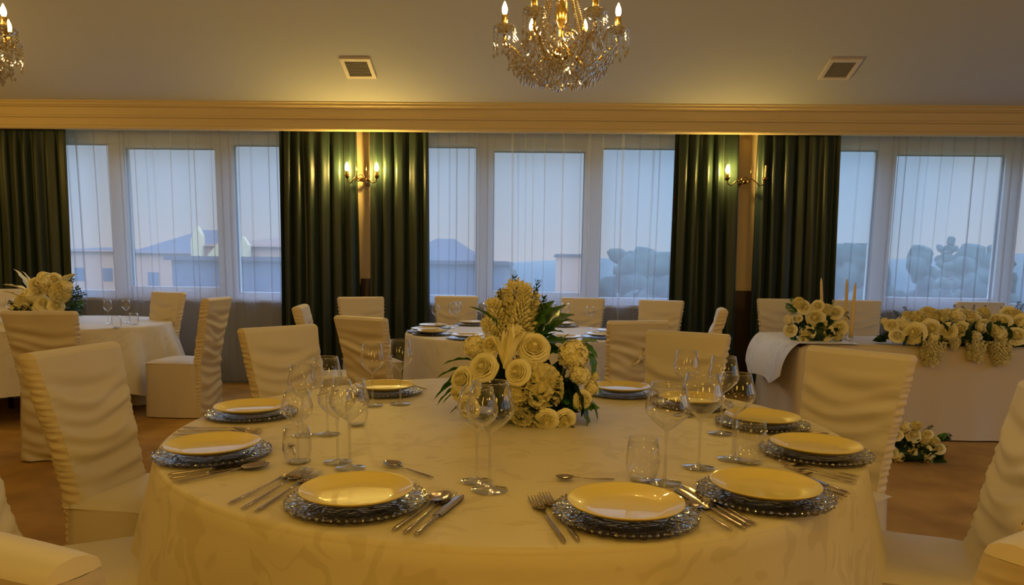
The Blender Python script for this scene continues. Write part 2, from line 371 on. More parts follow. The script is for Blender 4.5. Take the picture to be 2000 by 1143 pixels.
# ---------------------------------------------------------------- green curtains
def curtain(p0, p1, q0, q1, seed, label):
    # p: x pixels of the edges at the top, q: at window-sill height
    a0, a1 = at(p0, 290, YC).x, at(p1, 290, YC).x; b0, b1 = at(q0, 580, YC).x, at(q1, 580, YC).x
    Wd = a1-a0; k = 2*pi*Wd/.125
    def fn(u, v):
        z = .012+v*(2.69-.012); t = (z-1)/1.6
        x = (b0+(a0-b0)*t)*(1-u)+(b1+(a1-b1)*t)*u
        ph = u*k + 2.8*nz(u*2.3, seed) + .9*nz(u*3, seed, z*.5)
        am = .046*(1-.35*v)+.016*nz(u*5, seed+2)
        y = am*(sin(ph)+.25*sin(2.2*ph+seed)) + .012*nz(u*9, seed+9, z*.9)
        if v > .93: y *= (1-(v-.93)*6)
        x += .012*cos(ph)
        return (x, YC+y-.03, z)
    mb = MB(); n = int(Wd*190); mb.grid(fn, n, 26); mb.grid(lambda u, v: (lambda p: (p[0], p[1]+.006, p[2]))(fn(u, v)), n, 26, flip=True)
    o = mb.build('green_curtain', green_m); tag(o, label, 'curtain', 'dark green curtains')
curtain(-140, 131, -120, 145, 2.2, 'dark green curtain behind the flower bowl on the round table')
curtain(547, 700, 551, 706, 4.9, 'wide dark green curtain beside the lamp with two lit bulbs')
curtain(721, 836, 722, 838, 7.7, 'narrow dark green curtain between the two-bulb lamp and the middle window')
curtain(1315, 1441, 1303, 1436, 11.1, 'dark green curtain lit by the single glowing bulb')
curtain(1477, 1639, 1465, 1626, 13.4, 'dark green curtain on the unlit side of the single-bulb lamp')
# ---------------------------------------------------------------- ceiling vents
for px, py, lab in ((700, 132, 'square air vent in the sloped ceiling over the two-bulb wall lamp'), (1640, 134, 'square air vent in the sloped ceiling over the curtain with the unlit arm')):
    d = ray(px, py); t = (CT+SL*Y0-HC)/(d.z+SL*d.y); c = CAMP+d*t
    o = thing('ceiling_vent', lab, 'vent', c, 0, 'square ceiling vents'); o.rotation_euler = (-math.atan(SL), 0, 0)
    mb = MB(); w, h, g = .14, .15, .035
    for a, b in (((-w, -h), (w, -h+g)), ((-w, h-g), (w, h)), ((-w, -h+g), (-w+g, h-g)), ((w-g, -h+g), (w, h-g))):
        mb.box((a[0], a[1], -.018), (b[0], b[1], .002))
    mb.build('frame', white_m, o, False)
    mb = MB(); mb.box((-w+g, -h+g, -.004), (w-g, h-g, .002))
    for i in range(10): y = -h+g+.01+i*(2*h-2*g)/10; mb.box((-w+g, y, -.010), (w-g, y+.006, -.004))
    mb.build('grille', grille, o, False)

# ================================================================ CHAIRS
def make_chair(seed):
    H = .97
    c = thing('banquet_chair', 'x', 'chair')
    def wd(z):   # half width, flared at the top, pinched above the seat, wide at the hem
        t = z/H
        if t > .55: return .176+.034*((t-.55)/.45)**1.2
        return .176+.036*((.55-t)/.55)**1.5
    def yc(z): return -.235-.115*max(0, (z-.40)/.57)**1.15
    TH = .036
    def wr(u, z, s):
        e = min(u, 1-u); g = math.exp(-e*11)
        sag = z+.035*sin(pi*u)+.05*nz(u*1.3, s, z*2.2)
        a = .0100*sin(sag*42+5*nz(u*.8, s, z*3)) + .0085*sin(sag*80+seed+4*nz(s, z*4, u)) + .020*nz(u*1.2+s, sag*12, seed)
        fade = min(1, max(0, (H-.05-z)/.09))
        return (a*.85*(1-.75*math.exp(-e*16)) + g*.0028*sin(z*260+6*nz(z*9, s, seed)))*fade
    def front(u, v):
        z = .40+v*(H-.40); x = (u-.5)*2*wd(z); k = 1-abs(2*u-1)**6
        return (x, yc(z)+TH+wr(u, z, 1.)+.006*k, z)
    def back(u, v):
        z = .01+v*(H-.01); x = (u-.5)*2*wd(z); k = 1-abs(2*u-1)**6
        return (x, yc(z)-TH-wr(u, z, 5.)-.006*k, z)
    mb = MB(); mb.grid(front, 30, 60, flip=True); mb.grid(back, 30, 90)
    def top(u, v):
        a = pi*v; x = (u-.5)*2*wd(H); k = 1-abs(2*u-1)**6
        return (x, yc(H)+(TH+.006*k)*cos(a), H+.022*sin(a))
    mb.grid(top, 30, 6, flip=False)
    mb.build('backrest', chair_m, c)
    for sgn in (-1, 1):
        def side(u, v):
            z = .01+v*(H-.01)
            g = .008*sin(z*250+9*nz(z*8, seed, sgn)+2.5*u)+.006*nz(u*3, z*50, seed)
            if z > H-.10: g *= (H-z)/.10
            uu = 0 if sgn < 0 else 1; yb = yc(z)-TH-wr(uu, z, 5.); yf = yc(z)+TH+(wr(uu, z, 1.) if z > .40 else 0)
            y = yb+(yf-yb)*u; bul = .012*sin(pi*u)
            return (sgn*(wd(z)+bul+g*sin(pi*u)), y, z)
        m2 = MB().grid(side, 6, 130, flip=(sgn < 0))
        # rounded shoulder cap
        m2.grid(lambda u, v: (sgn*(wd(H)+.010*sin(pi*u)*(1-v)), yc(H)-TH*cos(pi*u), H+.022*sin(pi*u)*v), 6, 3, flip=(sgn < 0))
        m2.build('ruched_side', chair_side, c)
    def seat(u, v):
        x = (u-.5)*2; y = (v-.5)*2
        k = (1-x**6)*(1-y**6)
        return (x*.222, -.02+y*.222, .452+.026*k+.003*nz(x*2, y*2, seed))
    def loop(u, v):       # rounded square skirt from the seat to the floor
        a = 2*pi*u+pi/4; p = max(abs(cos(a)), abs(sin(a))); r = 1/p
        r = r*(1-.06*(r-1)/.414)
        z = .455-(.447)*v; fl = .222+.018*v+.004*v*sin(a*9+seed)
        return (cos(a)*r*fl, -.02+sin(a)*r*fl, z)
    MB().grid(seat, 14, 14).build('seat', chair_m, c)
    MB().grid(loop, 64, 8, True, flip=True).build('skirt', chair_m, c)
    return c
protos = [make_chair(s) for s in (1.7, 4.2, 8.3)]; used = set(); nch = [0]
def chair(x, y, face, label, group, hs=1.0, ws=1.0):
    """x,y = top centre of the backrest; face = heading (deg) the sitter looks to"""
    i = nch[0] % 3; nch[0] += 1
    fx, fy = cos(radians(face)), sin(radians(face)); rz = radians(face-90)
    loc = (x+fx*.35*ws, y+fy*.35*ws, 0)
    if i not in used: used.add(i); o = protos[i]; o.location = loc; o.rotation_euler = (0, 0, rz); o['label'] = label; o['group'] = group
    else: o = copy_tree(protos[i], loc, rz, label, group)
    o.scale = (ws, ws, hs); return o
for p in protos: KIDS[p] = kids(p)
TX, TY, TR = -.08, 2.48, 1.13
G1 = 'covered chairs around the front round table'
def ring(ang, r, label, hs=1., turn=0):
    a = radians(ang); chair(TX+r*cos(a), TY+r*sin(a), ang+180+turn, label, G1, hs)
ring(176, 1.64, 'covered chair turned side on at the front table, ruched edge outward', turn=-3)
ring(-152, 1.62, 'covered chair of which only the seat shows, tucked against the front tablecloth')
chair(-.735, .865, 69, 'rolled top of a covered chair seen from behind, near the three forks', G1, .965)
ring(136.8, 1.70, 'covered chair at the front table in front of the green curtain, facing the flowers', turn=5)
ring(55, 1.50, 'covered chair overlapping its neighbour, standing behind the tall goblets', turn=5)
ring(19, 1.485, 'large covered chair with a side-lit ruched edge, before the skirted head table', turn=21)
ring(-17, 1.60, 'covered chair cut by the frame, leaning ruched edge beside the bare carpet')
chair(.80, 1.02, 122, 'corner of a covered chair top in front of the chair cut by the frame', G1, .965)
G2 = 'covered chairs around the middle round table'
chair(-1.18, 4.80, 62, 'covered chair at the middle table with its back towards the tall goblet pair', G2, .975)
K = chair(.69, 4.86, 105, 'covered chair with a tied knot at its back, partly hidden behind another chair', G2, .975)
mb = MB(); yk = -.235-.115*((.72-.40)/.57)**1.15-.036
mb.ball((.03, yk-.016, .73), .022, 12, 8, (1.1, .8, .9))
mb.tube([(.03, yk-.018, .73), (.05, yk-.03, .76), (.045, yk-.02, .80)], [.012, .022, .010], 8, flat=.4); mb.tube([(.03, yk-.018, .73), (.0, yk-.026, .70), (-.03, yk-.018, .67)], [.012, .020, .012], 8, flat=.4); mb.tube([(.03, yk-.018, .73), (.06, yk-.022, .69), (.075, yk-.012, .65)], [.012, .016, .008], 8, flat=.4)
mb.build('knot', chair_m, K)
chair(-1.63, 6.65, -60, 'pale covered chair in front of the curtain under the two-bulb lamp', G2, 1.03)
chair(-1.80, 5.45, 10, 'narrow edge-on chair back between the covered chairs and the green curtain', G2, 1.01)
chair(-.80, 7.24, -85, 'covered chair against the voile, behind the cluster of far goblets beside the green curtain', G2, 1.03)
chair(.47, 7.28, -100, 'covered chair against the voile, seen through goblets beside the tall flower stems', G2, 1.03)
chair(1.20, 6.95, -115, 'pale covered chair before the voile, beside the curtain lit by one bulb', G2, 1.03)
chair(1.50, 5.85, 168, 'edge-on chair back catching window light in front of the dark curtain', G2, 1.015)
G3 = 'covered chairs around the side round table'
chair(-3.12, 4.42, 100, 'covered chair seen from behind in front of the flower bowl table', G3, 1.005)
chair(-3.60, 6.95, -115, 'covered chair between the side table and the voile curtain', G3, 1.04)
chair(-2.74, 6.10, 178, 'covered chair seen from the side with its long skirt, facing the side table', G3, 1.03)
chair(-5.35, 7.0, -50, 'covered chair behind the flower bowl, mostly out of frame', G3, 1.04)
G4 = 'covered chairs behind the head table'
chair(2.42, 7.22, -92, 'covered chair behind the head table half hidden by the round bouquet', G4, 1.05, 1.05)
chair(3.16, 7.22, -92, 'covered chair behind the three taper candles', G4, 1.05, 1.05)
chair(4.36, 7.24, -90, 'covered chair of which the top shows above the long garland', G4, 1.05, 1.05)

# ================================================================ TABLES
def round_cloth(cx, cy, R, hem, folds, amp, m, label, group, flare=.05, zt=.755, seed=1., hemv=0):
    def fn(u, v):
        a = 2*pi*u
        if v < .42: r = R*(v/.42)*.985; z = zt+.0015*nz(r*cos(a)*6, r*sin(a)*6, seed)
        elif v < .55:
            t = (v-.42)/.13*pi/2; r = R*.985+.017*sin(t); z = zt-.02*(1-cos(t))
        else:
            t = (v-.55)/.45; hm = hem+hemv*sin(a*4+seed)+.5*hemv*sin(a*7)
            z = zt-.02-(zt-.02-hm)*t
            f = sin(a*folds+2*nz(cos(a)*2, sin(a)*2, seed))+.5*sin(a*folds*2.3+seed)
            r = R+.002+flare*t+amp*min(1, t*1.4)*f*(.6+.6*nz(cos(a)*3, sin(a)*3, seed+5)) 
            r = max(r, R+.004)
        return (r*cos(a), r*sin(a), z)
    o = MB().grid(fn, 240, 60, True).build('tablecloth', m); o.location = (cx, cy, 0)
    return tag(o, label, 'tablecloth', group)
def round_table(cx, cy, R, label):
    t = thing('round_table', label, 'table', (cx, cy, 0), 0, 'round banquet tables')
    MB().lathe([(0, .72), (R-.02, .72), (R-.015, .735), (R-.02, .75), (0, .75)], 64).build('tabletop', wain_m, t, False)
    for k in range(4):
        a = pi/4+k*pi/2; MB().tube([(R*.45*cos(a), R*.45*sin(a), 0), (R*.45*cos(a), R*.45*sin(a), .72)], .02).build('leg', bronze, t)
CG = 'floor length jacquard tablecloths on the round tables'
round_table(TX, TY, TR-.01, 'round banquet table hidden under the front jacquard cloth')
round_cloth(TX, TY, TR, .012, 13, .028, cloth_m, 'cream jacquard tablecloth over the large round front table', CG, .17)
FX, FY, FR = -.15, 6.22, .97
round_table(FX, FY, FR-.01, 'round banquet table hidden under the middle cloth')
round_cloth(FX, FY, FR, .02, 11, .02, cloth_far, 'cream tablecloth on the middle round table set below the voile', CG, .05, seed=3)
LX, LY, LR = -4.37, 6.45, .94
round_table(LX, LY, LR-.01, 'round banquet table hidden under the cloth with the flower bowl')
round_cloth(LX, LY, LR, .22, 8, .085, cloth_far, 'white tablecloth with a wavy raised hem on the side table with the flower bowl', CG, .10, seed=6, hemv=.05)
# head table
HX0, HX1, HY0, HY1, HZ = 2.06, 5.9, 5.64, 6.50, .745
t = thing('head_table', 'long rectangular head table hidden under the skirting cloth', 'table', ((HX0+HX1)/2, (HY0+HY1)/2, 0))
mb = MB(); L2, D2 = (HX1-HX0)/2-.02, (HY1-HY0)/2-.02; mb.box((-L2, -D2, HZ-.04), (L2, D2, HZ-.008)); mb.build('tabletop', wain_m, t, False)
for sx in (-1, 1):
    for sy in (-1, 1): MB().box((sx*(L2-.08)-.02, sy*(D2-.06)-.02, 0), (sx*(L2-.08)+.02, sy*(D2-.06)+.02, HZ-.04)).build('leg', bronze, t, False)
def hcloth(x0, x1, y0, y1, zt, hem, wob, hemf=None):
    def fn(u, v):
        P = 2*((x1-x0)+(y1-y0)); s = u*P; L, D = x1-x0, y1-y0
        if s < L: x, y, nx, ny = x0+s, y0, 0, -1
        elif s < L+D: x, y, nx, ny = x1, y0+s-L, 1, 0
        elif s < 2*L+D: x, y, nx, ny = x1-(s-L-D), y1, 0, 1
        else: x, y, nx, ny = x0, y1-(s-2*L-D), -1, 0
        if v <= .12:
            c = ((x0+x1)/2, (y0+y1)/2); k = v/.12
            return (c[0]+(x-c[0])*k*.998, c[1]+(y-c[1])*k*.996, zt)
        t = (v-.12)/.88; h = hemf(x, y) if hemf else hem
        w = wob*t*(sin(s*11)+.6*sin(s*23+1)+1.2) + .006
        if v < .16: w *= .5
        return (x+nx*w, y+ny*w, zt-.006-(zt-.006-h)*t)
    return MB().grid(fn, 420, 26, True)
o = hcloth(HX0, HX1, HY0, HY1, HZ+.002, .012, .006).build('table_skirting', skirt_m); tag(o, 'plain cream cloth hanging to the floor around the head table', 'table skirt')
# white overlay cloth folded over the open end of the head table
def overlay(u, v):
    y = HY0-.01+(HY1-HY0+.16)*u
    L = v*1.0
    if L < .4: x = HX0+.45-L*1.12; z = HZ+.012
    else:
        t = (L-.4)/.6; dr = .26+.10*sin(u*pi)+.03*sin(u*9)
        x = HX0-.010-.13*sin(t*pi*.5)-.02*sin(u*11)*t; z = HZ+.012-dr*t**1.5
    return (x, y-.02*sin(pi*v), z+.002*nz(x*9, y*9))
o = MB().grid(overlay, 40, 30).build('white_overlay_cloth', jacquard('white_jacquard', (.72, .74, .78), (.82, .84, .88), 14, .3)); tag(o, 'white textured cloth folded over the end of the head table', 'cloth')

# ================================================================ TABLEWARE
ZT0 = .757
def glass_profile(pts, th=.0012):
    outer = pts; inner = [(max(r-th, .0004), z+(.0015 if i == 0 else 0)) for i, (r, z) in enumerate(pts)]
    return outer+inner[::-1]
def make_goblet(h, rb, rt, name='wine_glass'):
    g = thing(name, 'x', 'wine glass')
    zb = h*.52      # bottom of the bowl
    bowl = [(.0035, zb), (.007, zb+.004), (.018, zb+.012), (rb*.62, zb+.022), (rb*.86, zb+.034), (rb*.97, zb+.044), (rb, zb+.052), (rb*.985, zb+.060), ((rb+rt)/2, (zb+.056+h)/2), (rt, h)]
    MB().lathe(glass_profile(bowl), 40).build('bowl', glass_bowl, g)
    MB().lathe([(rt-.0014, h-.0006), (rt-.0014, h+.0008), (rt+.0005, h+.0008), (rt+.0005, h-.0006)], 40).build('rim', glass_solid, g)
    MB().lathe([(.0042, .006), (.0036, .02), (.0032, zb*.6), (.0036, zb-.012), (.0050, zb-.002), (.0035, zb+.002)], 14).build('stem', glass_solid, g)
    MB().lathe([(.0002, .0), (.036, .0), (.0375, .0012), (.036, .0022), (.018, .0040), (.006, .0075), (.0042, .010)], 40).build('foot', glass_solid, g)
    return g
def make_tumbler():
    g = thing('tumbler', 'x', 'tumbler')
    out = [(.0004, .0), (.022, .0), (.030, .004), (.0385, .022), (.042, .042), (.0405, .070), (.0355, .108)]
    MB().lathe(glass_profile(out, .0013), 40).build('bowl', glass_bowl, g)
    MB().lathe([(.0004, .001), (.021, .001), (.026, .006), (.0004, .008)], 30).build('base', glass_solid, g)
    MB().lathe([(.0342, .1075), (.0342, .109), (.036, .109), (.036, .1075)], 40).build('rim', glass_solid, g)
    return g
gA = make_goblet(.222, .049, .036); gB = make_goblet(.235, .046, .034, 'wine_glass'); tu = make_tumbler()
for p in (gA, gB, tu): KIDS[p] = kids(p)
first = set()
def put(proto, loc, rz, label, group, scale=None):
    if proto not in first:
        first.add(proto); o = proto; o.location = loc; o.rotation_euler = (0, 0, rz); o['label'] = label; o['group'] = group
    else: o = copy_tree(proto, loc, rz, label, group)
    if scale: o.scale = scale
    return o
GG = 'glasses on the front round table'
def T(px, py, z=ZT0): q = on(px, py, z); return (q.x, q.y, z)
for pr, px, py, sc, lab in (
    (gB, 592, 850, .98, 'wine glass behind the tumbler, its stem in front of the plate beside the three knives'),
    (gB, 640, 848, 1.08, 'wine glass with dark curtain showing through its bowl, left cluster'),
    (gA, 583, 900, .90, 'shortest wine glass of the left cluster, standing behind the tumbler'),
    (gA, 684, 914, 1.10, 'wine glass standing closest to the plate with three forks'),
    (gA, 660, 902, 1.05, 'wine glass behind the one closest to the three-fork plate'),
    (gB, 728, 792, 1.04, 'wine glass with a wide tulip bowl, inner one of the pair before the middle table'),
    (gB, 782, 789, 1.10, 'wine glass nearest the flower arrangement in the pair before the middle table'),
    (gA, 956, 957, 1.22, 'wine glass standing alone in front of the flower arrangement, foot fully visible'),
    (gA, 931, 940, 1.10, 'wine glass half hidden behind the lone front goblet'),
    (gA, 1298, 943, 1.17, 'wine glass with its foot touching the plate in front of the right tumbler'),
    (gA, 1364, 913, 1.19, 'wine glass between the two right tumblers, tall thin stem'),
    (gA, 1430, 897, 1.14, 'wine glass right beside the rounded tumbler, dark curtain behind its bowl'),
    (gB, 1407, 847, 1.12, 'wine glass at the back of the right cluster in front of the chair corner'),
    (gB, 1336, 812, 1.06, 'wine glass furthest back in the right cluster, before the overlapping chairs')):
    x, y, z = T(px, py); put(pr, (x, y, z), random.random()*6, lab, GG, (sc, sc, sc))
for px, py, sc, lab in ((581, 912, .95, 'tumbler among the stems beside the left knives'), (697, 838, .95, 'tumbler behind the wine glasses of the left cluster'),
    (1254, 946, 1.05, 'tumbler beside the spoon above the front plate'), (1463, 912, 1.12, 'rounded tumbler next to the plate by the large chair')):
    x, y, z = T(px, py-8); put(tu, (x, y, z), 0, lab, 'tumblers on the front round table', (sc, sc, sc))

def make_charger(name='charger_plate', m=charger_m, n=120):
    c = thing(name, 'x', 'charger plate')
    def rad(a, r): return 1+.012*sin(a*24)*(1 if r > .15 else 0)
    def bz(r, a): return .0016*sin(a*36+r*400)*sin(r*300) if r > .09 else 0
    def fn(u, v):
        a = 2*pi*u; r = .004+.157*v
        z = .004+.009*max(0, (r-.11)/.055)**1.5+bz(r, a); return (r*rad(a, r)*cos(a), r*rad(a, r)*sin(a), z)
    mb = MB().grid(fn, n, 30, True); mb.grid(lambda u, v: (lambda p: (p[0], p[1], max(.0005, p[2]-.006)))(fn(u, v)), n, 30, True, flip=True)
    mb.build('glass_disc', m, c)
    mb = MB()
    for i in range(60):
        a = 2*pi*i/60; mb.octa((.161*cos(a), .161*sin(a), .013), .0045, .004)
    mb.build('beaded_rim', charger_m, c, False)
    return c
charger_proto = make_charger(); KIDS[charger_proto] = kids(charger_proto)
def plate_mesh(name, m, R=.130, h=.024):
    prof = [(.0005, .006), (R*.60, .006), (R*.70, .0085), (R*.80, .014), (R*.97, h-.001), (R, h+.001), (R*1.005, h-.001), (R*.98, h-.0045), (R*.80, .008), (R*.62, .0), (R*.57, .0), (.0005, .001)]
    return MB().lathe(prof[::-1], 72).mesh(name, m)
pm = plate_mesh('dinner_plate', plate_m)
seats = [(697, 978, 'between the three forks and the knives of the lone front goblet'), (1221, 1003, 'in front of the right tumbler, nearest the table edge'),
    (1493, 967, 'beside the long row of knives below the rounded tumbler'), (1592, 885, 'at the cloth edge in front of the large chair, below two knives'),
    (1488, 828, 'half behind a wine glass'), (1352, 790, 'seen through the right wine glasses'),
    (1213, 767, 'touching the flower arrangement, before the chair with the knot'), (752, 765, 'behind the pair of wine glasses before the middle table'),
    (492, 808, 'behind the three knives, in front of the covered chair by the curtain'), (416, 885, 'beside the side-on chair, between two rows of cutlery')]
for px, py, where in seats:
    x, y, z = T(px, py, .762); z = ZT0
    put(charger_proto, (x, y, z), random.random()*6, 'glass charger '+where, 'glass chargers on the front table')
    o = link('dinner_plate', pm, None, (x, y, z+.014)); tag(o, 'cream dinner plate '+where, 'plate', 'cream dinner plates on the front table')

# cutlery: canonical along +x, handle end at 0, head end at L
def handle(mb, L, L1):
    mb.tube([(0, 0, .003), (.01, 0, .0034), (.06, 0, .0038), (L1*.75, 0, .005), (L1, 0, .0075)], [.0022, .0038, .0034, .0024, .0022], 8, flat=.62)
def make_fork(L=.205):
    mb = MB(); handle(mb, L, L*.66)
    def f(u, v):
        x = L*(.64+.15*v); w = .0025+.0095*min(1, v*1.6)**.8; return (x, (u-.5)*2*w, .0075+.001-.0065*v-.0025*(1-abs(2*u-1)**2)*v)
    mb.grid(f, 8, 8); mb.grid(lambda u, v: (lambda p: (p[0], p[1], p[2]-.0013))(f(u, v)), 8, 8, flip=True)
    for k in range(4):
        y = -.0090+k*.0060
        mb.tube([(L*.78, y, .0016), (L*.85, y, .0012), (L*.93, y, .003), (L, y*.95, .0065)], [.0016, .0015, .0013, .0006], 6)
    return mb.mesh('fork', steel)
def make_knife(L=.225):
    mb = MB(); mb.tube([(0, 0, .004), (.008, 0, .004), (L*.40, 0, .004), (L*.46, 0, .004)], [.0030, .0050, .0040, .0028], 8, flat=.7)
    def f(u, v):
        x = L*(.44+.56*v); hw = .0095*(1-max(0, (v-.75)/.25)**2.2)+.0008; c = .0015*(1-v); return (x, (u-.42)*2*hw+c, .004+.0008*(1-abs(2*u-1)))
    mb.grid(f, 4, 16); mb.grid(lambda u, v: (lambda p: (p[0], p[1], .0028))(f(u, v)), 4, 16, flip=True)
    return mb.mesh('knife', steel)
def make_spoon(L=.18):
    mb = MB(); handle(mb, L, L*.70)
    def f(u, v):
        a = 2*pi*u; k = v; x = L*.845+L*.155*k*cos(a); y = .0195*k*sin(a)*(1-.15*cos(a)); return (x, y, .0025+.007*k*k)
    mb.grid(f, 28, 8, True); mb.grid(lambda u, v: (lambda p: (p[0], p[1], p[2]-.0012))(f(u, v)), 28, 8, True, flip=True)
    return mb.mesh('spoon', steel)
CM = {'fork': make_fork(), 'knife': make_knife(), 'spoon': make_spoon()}; CL = {'fork': .205, 'knife': .225, 'spoon': .18}
def cut(kind, h, t, label, lift=0.0, keep=True):
    a = Vector(T(*h)); b = Vector(T(*t)); d = b-a; L = d.length
    if not (.5 < L/CL[kind] < 1.75): d = d.normalized()*CL[kind]; L = CL[kind]
    o = link(kind, CM[kind], None, (a.x, a.y, ZT0+.0005+lift), (0, 0, atan2(d.y, d.x))); s = L/CL[kind]; o.scale = (s, min(1.35, max(.9, s)), 1)
    tag(o, label, kind, kind+'s' if kind != 'knife' else 'knives')
cut('fork', (446, 987), (594, 917), 'outermost of the three forks beside the front plate, bent near its neck')
cut('fork', (472, 997), (607, 918), 'middle one of the three forks beside the front plate')
cut('fork', (499, 1002), (620, 925), 'fork of the three that touches the charger')
cut('spoon', (766, 1039), (873, 966), 'soup spoon beside the fork next to the front plate, bowl towards the charger')
cut('fork', (789, 1044), (884, 966), 'single fork lying between a spoon and a knife')
cut('knife', (811, 1048), (905, 970), 'knife at the outer side of the spoon and single fork')
cut('spoon', (846, 935), (752, 906), 'small spoon lying above the front plate, pointing to the left goblets')
cut('knife', (328, 930), (521, 903), 'upper knife of the row between two plates by the side-on chair')
cut('knife', (332, 938), (500, 912), 'middle knife of the row between two plates by the side-on chair')
cut('spoon', (338, 946), (527, 910), 'spoon below the knives between two plates by the side-on chair')
cut('fork', (358, 837), (511, 841), 'topmost fork of the row behind the plate by the side-on chair')
cut('fork', (347, 844), (511, 846), 'middle fork of the row behind the plate by the side-on chair')
cut('fork', (338, 851), (509, 851), 'lowest fork of the row, touching the plate by the side-on chair')
cut('fork', (1103, 1062), (1040, 973), 'outer fork of the pair beside the plate in front of the right tumbler')
cut('fork', (1130, 1059), (1062, 966), 'inner fork of the pair, nearer the plate in front of the right tumbler')
cut('spoon', (1200, 939), (1085, 937), 'spoon lying above the plate beside the right tumbler')
cut('spoon', (1429, 1038), (1340, 985), 'short spoon handle coming out from under the charger near the table edge')
cut('knife', (1456, 1035), (1318, 955), 'knife nearest the charger in the row leading to the right tumbler')
cut('knife', (1464, 1029), (1330, 950), 'second knife of the row leading to the right tumbler')
cut('fork', (1477, 1028), (1316, 936), 'fork at the outer side of the knives, tines behind the charger')
cut('knife', (1659, 967), (1570, 932), 'upper knife of three pointing under the charger at the right table edge')
cut('knife', (1653, 973), (1575, 945), 'middle knife of three pointing under the charger at the right table edge')
cut('spoon', (1643, 978), (1590, 960), 'lowest spoon pointing under the charger at the right table edge')
cut('fork', (1678, 934), (1519, 902), 'top fork of three between two plates at the right table edge')
cut('fork', (1673, 941), (1528, 912), 'middle fork of three between two plates at the right table edge')
cut('fork', (1670, 947), (1550, 920), 'bottom fork of three between two plates at the right table edge')
cut('knife', (1619, 850), (1530, 842), 'upper knife behind the plate at the cloth edge by the large chair')
cut('knife', (1630, 858), (1532, 848), 'lower knife behind the plate at the cloth edge by the large chair')
cut('spoon', (833, 763), (796, 753), 'spoon standing out beside the foot of the wine glass near the flowers', .004)
cut('fork', (620, 776), (660, 766), 'fork behind the stems of the left wine glasses', .004)
cut('fork', (578, 890), (568, 868), 'small dessert fork seen through the left tumbler')
cut('knife', (1275, 772), (1300, 782), 'knife tip between the chair with the knot and the flowers')

# middle table settings
fp = plate_mesh('dinner_plate', plate_far)
gF = make_goblet(.225, .042, .034); KIDS[gF] = kids(gF); GF2 = 'goblets on the middle table'
def far_setting(k, ang, phr):
    a = radians(ang); x, y = FX+.80*cos(a), FY+.80*sin(a)
    copy_tree(charger_proto, (x, y, ZT0), ang, 'glass charger on middle table '+phr, 'glass chargers on the middle table')
    o = link('dinner_plate', fp, None, (x, y, ZT0+.014)); tag(o, 'ivory plate on the middle table '+phr, 'plate', 'plates on the middle table')
for k, (ang, phr) in enumerate(((-150, 'in front of the chair back touching the cloth'), (-118, 'at the near rim beside the covered chair'), (-165, 'behind the first, by the dark curtain'),
    (165, 'beneath the dark curtain by the goblets'), (125, 'before the chair against the voile'), (95, 'behind the tall flower plumes'), (60, 'before the chair seen through goblets'),
    (-5, 'on the side towards the single-bulb lamp'), (-32, 'peeking out beside the chair with the knot'), (-62, 'hidden by leaves of the flowers'))):
    far_setting(k, ang, phr)
fg = [(832, 640), (866, 634), (884, 640), (905, 628), (928, 626), (942, 632), (1104, 634), (1122, 628), (1138, 634), (1154, 642), (1098, 622), (822, 630)]
phr = ['outermost, before the dark curtain', 'second from the dark curtain', 'before the window mullion', 'against the chair top by the curtain', 'with a chair back behind its bowl', 'nearest the flower plumes',
       'beside the green leaves', 'against the far chair back', 'taller one against the far chair back', 'nearest the chair with the knot', 'furthest back beside the green leaves', 'behind the one before the dark curtain']
for i, ((px, py), ph) in enumerate(zip(fg, phr)):
    q = on(px, py, ZT0); d = Vector((q.x-FX, q.y-FY)); 
    if d.length > .80: q = Vector((FX+d.x/d.length*.80, FY+d.y/d.length*.80, 0))
    put(gF, (q.x, q.y, ZT0), i, 'goblet on the middle table, '+ph, GF2, (1, 1, 1) if i % 3 else (.92, .92, .92))
# side table glasses
for i, (px, py, pr, lab) in enumerate(((212, 632, gF, 'goblet on the side table closest to the flower bowl'), (248, 630, gF, 'goblet on the side table by the voile fold'), (262, 634, tu, 'tumbler on the side table before the covered chair'), (228, 640, tu, 'tumbler on the side table between two goblets'), (22, 628, gF, 'goblet on the side table at the outer side of the flower bowl'))):
    q = on(px, py, ZT0); put(pr, (q.x, q.y, ZT0), 0, lab, 'glasses on the side table')

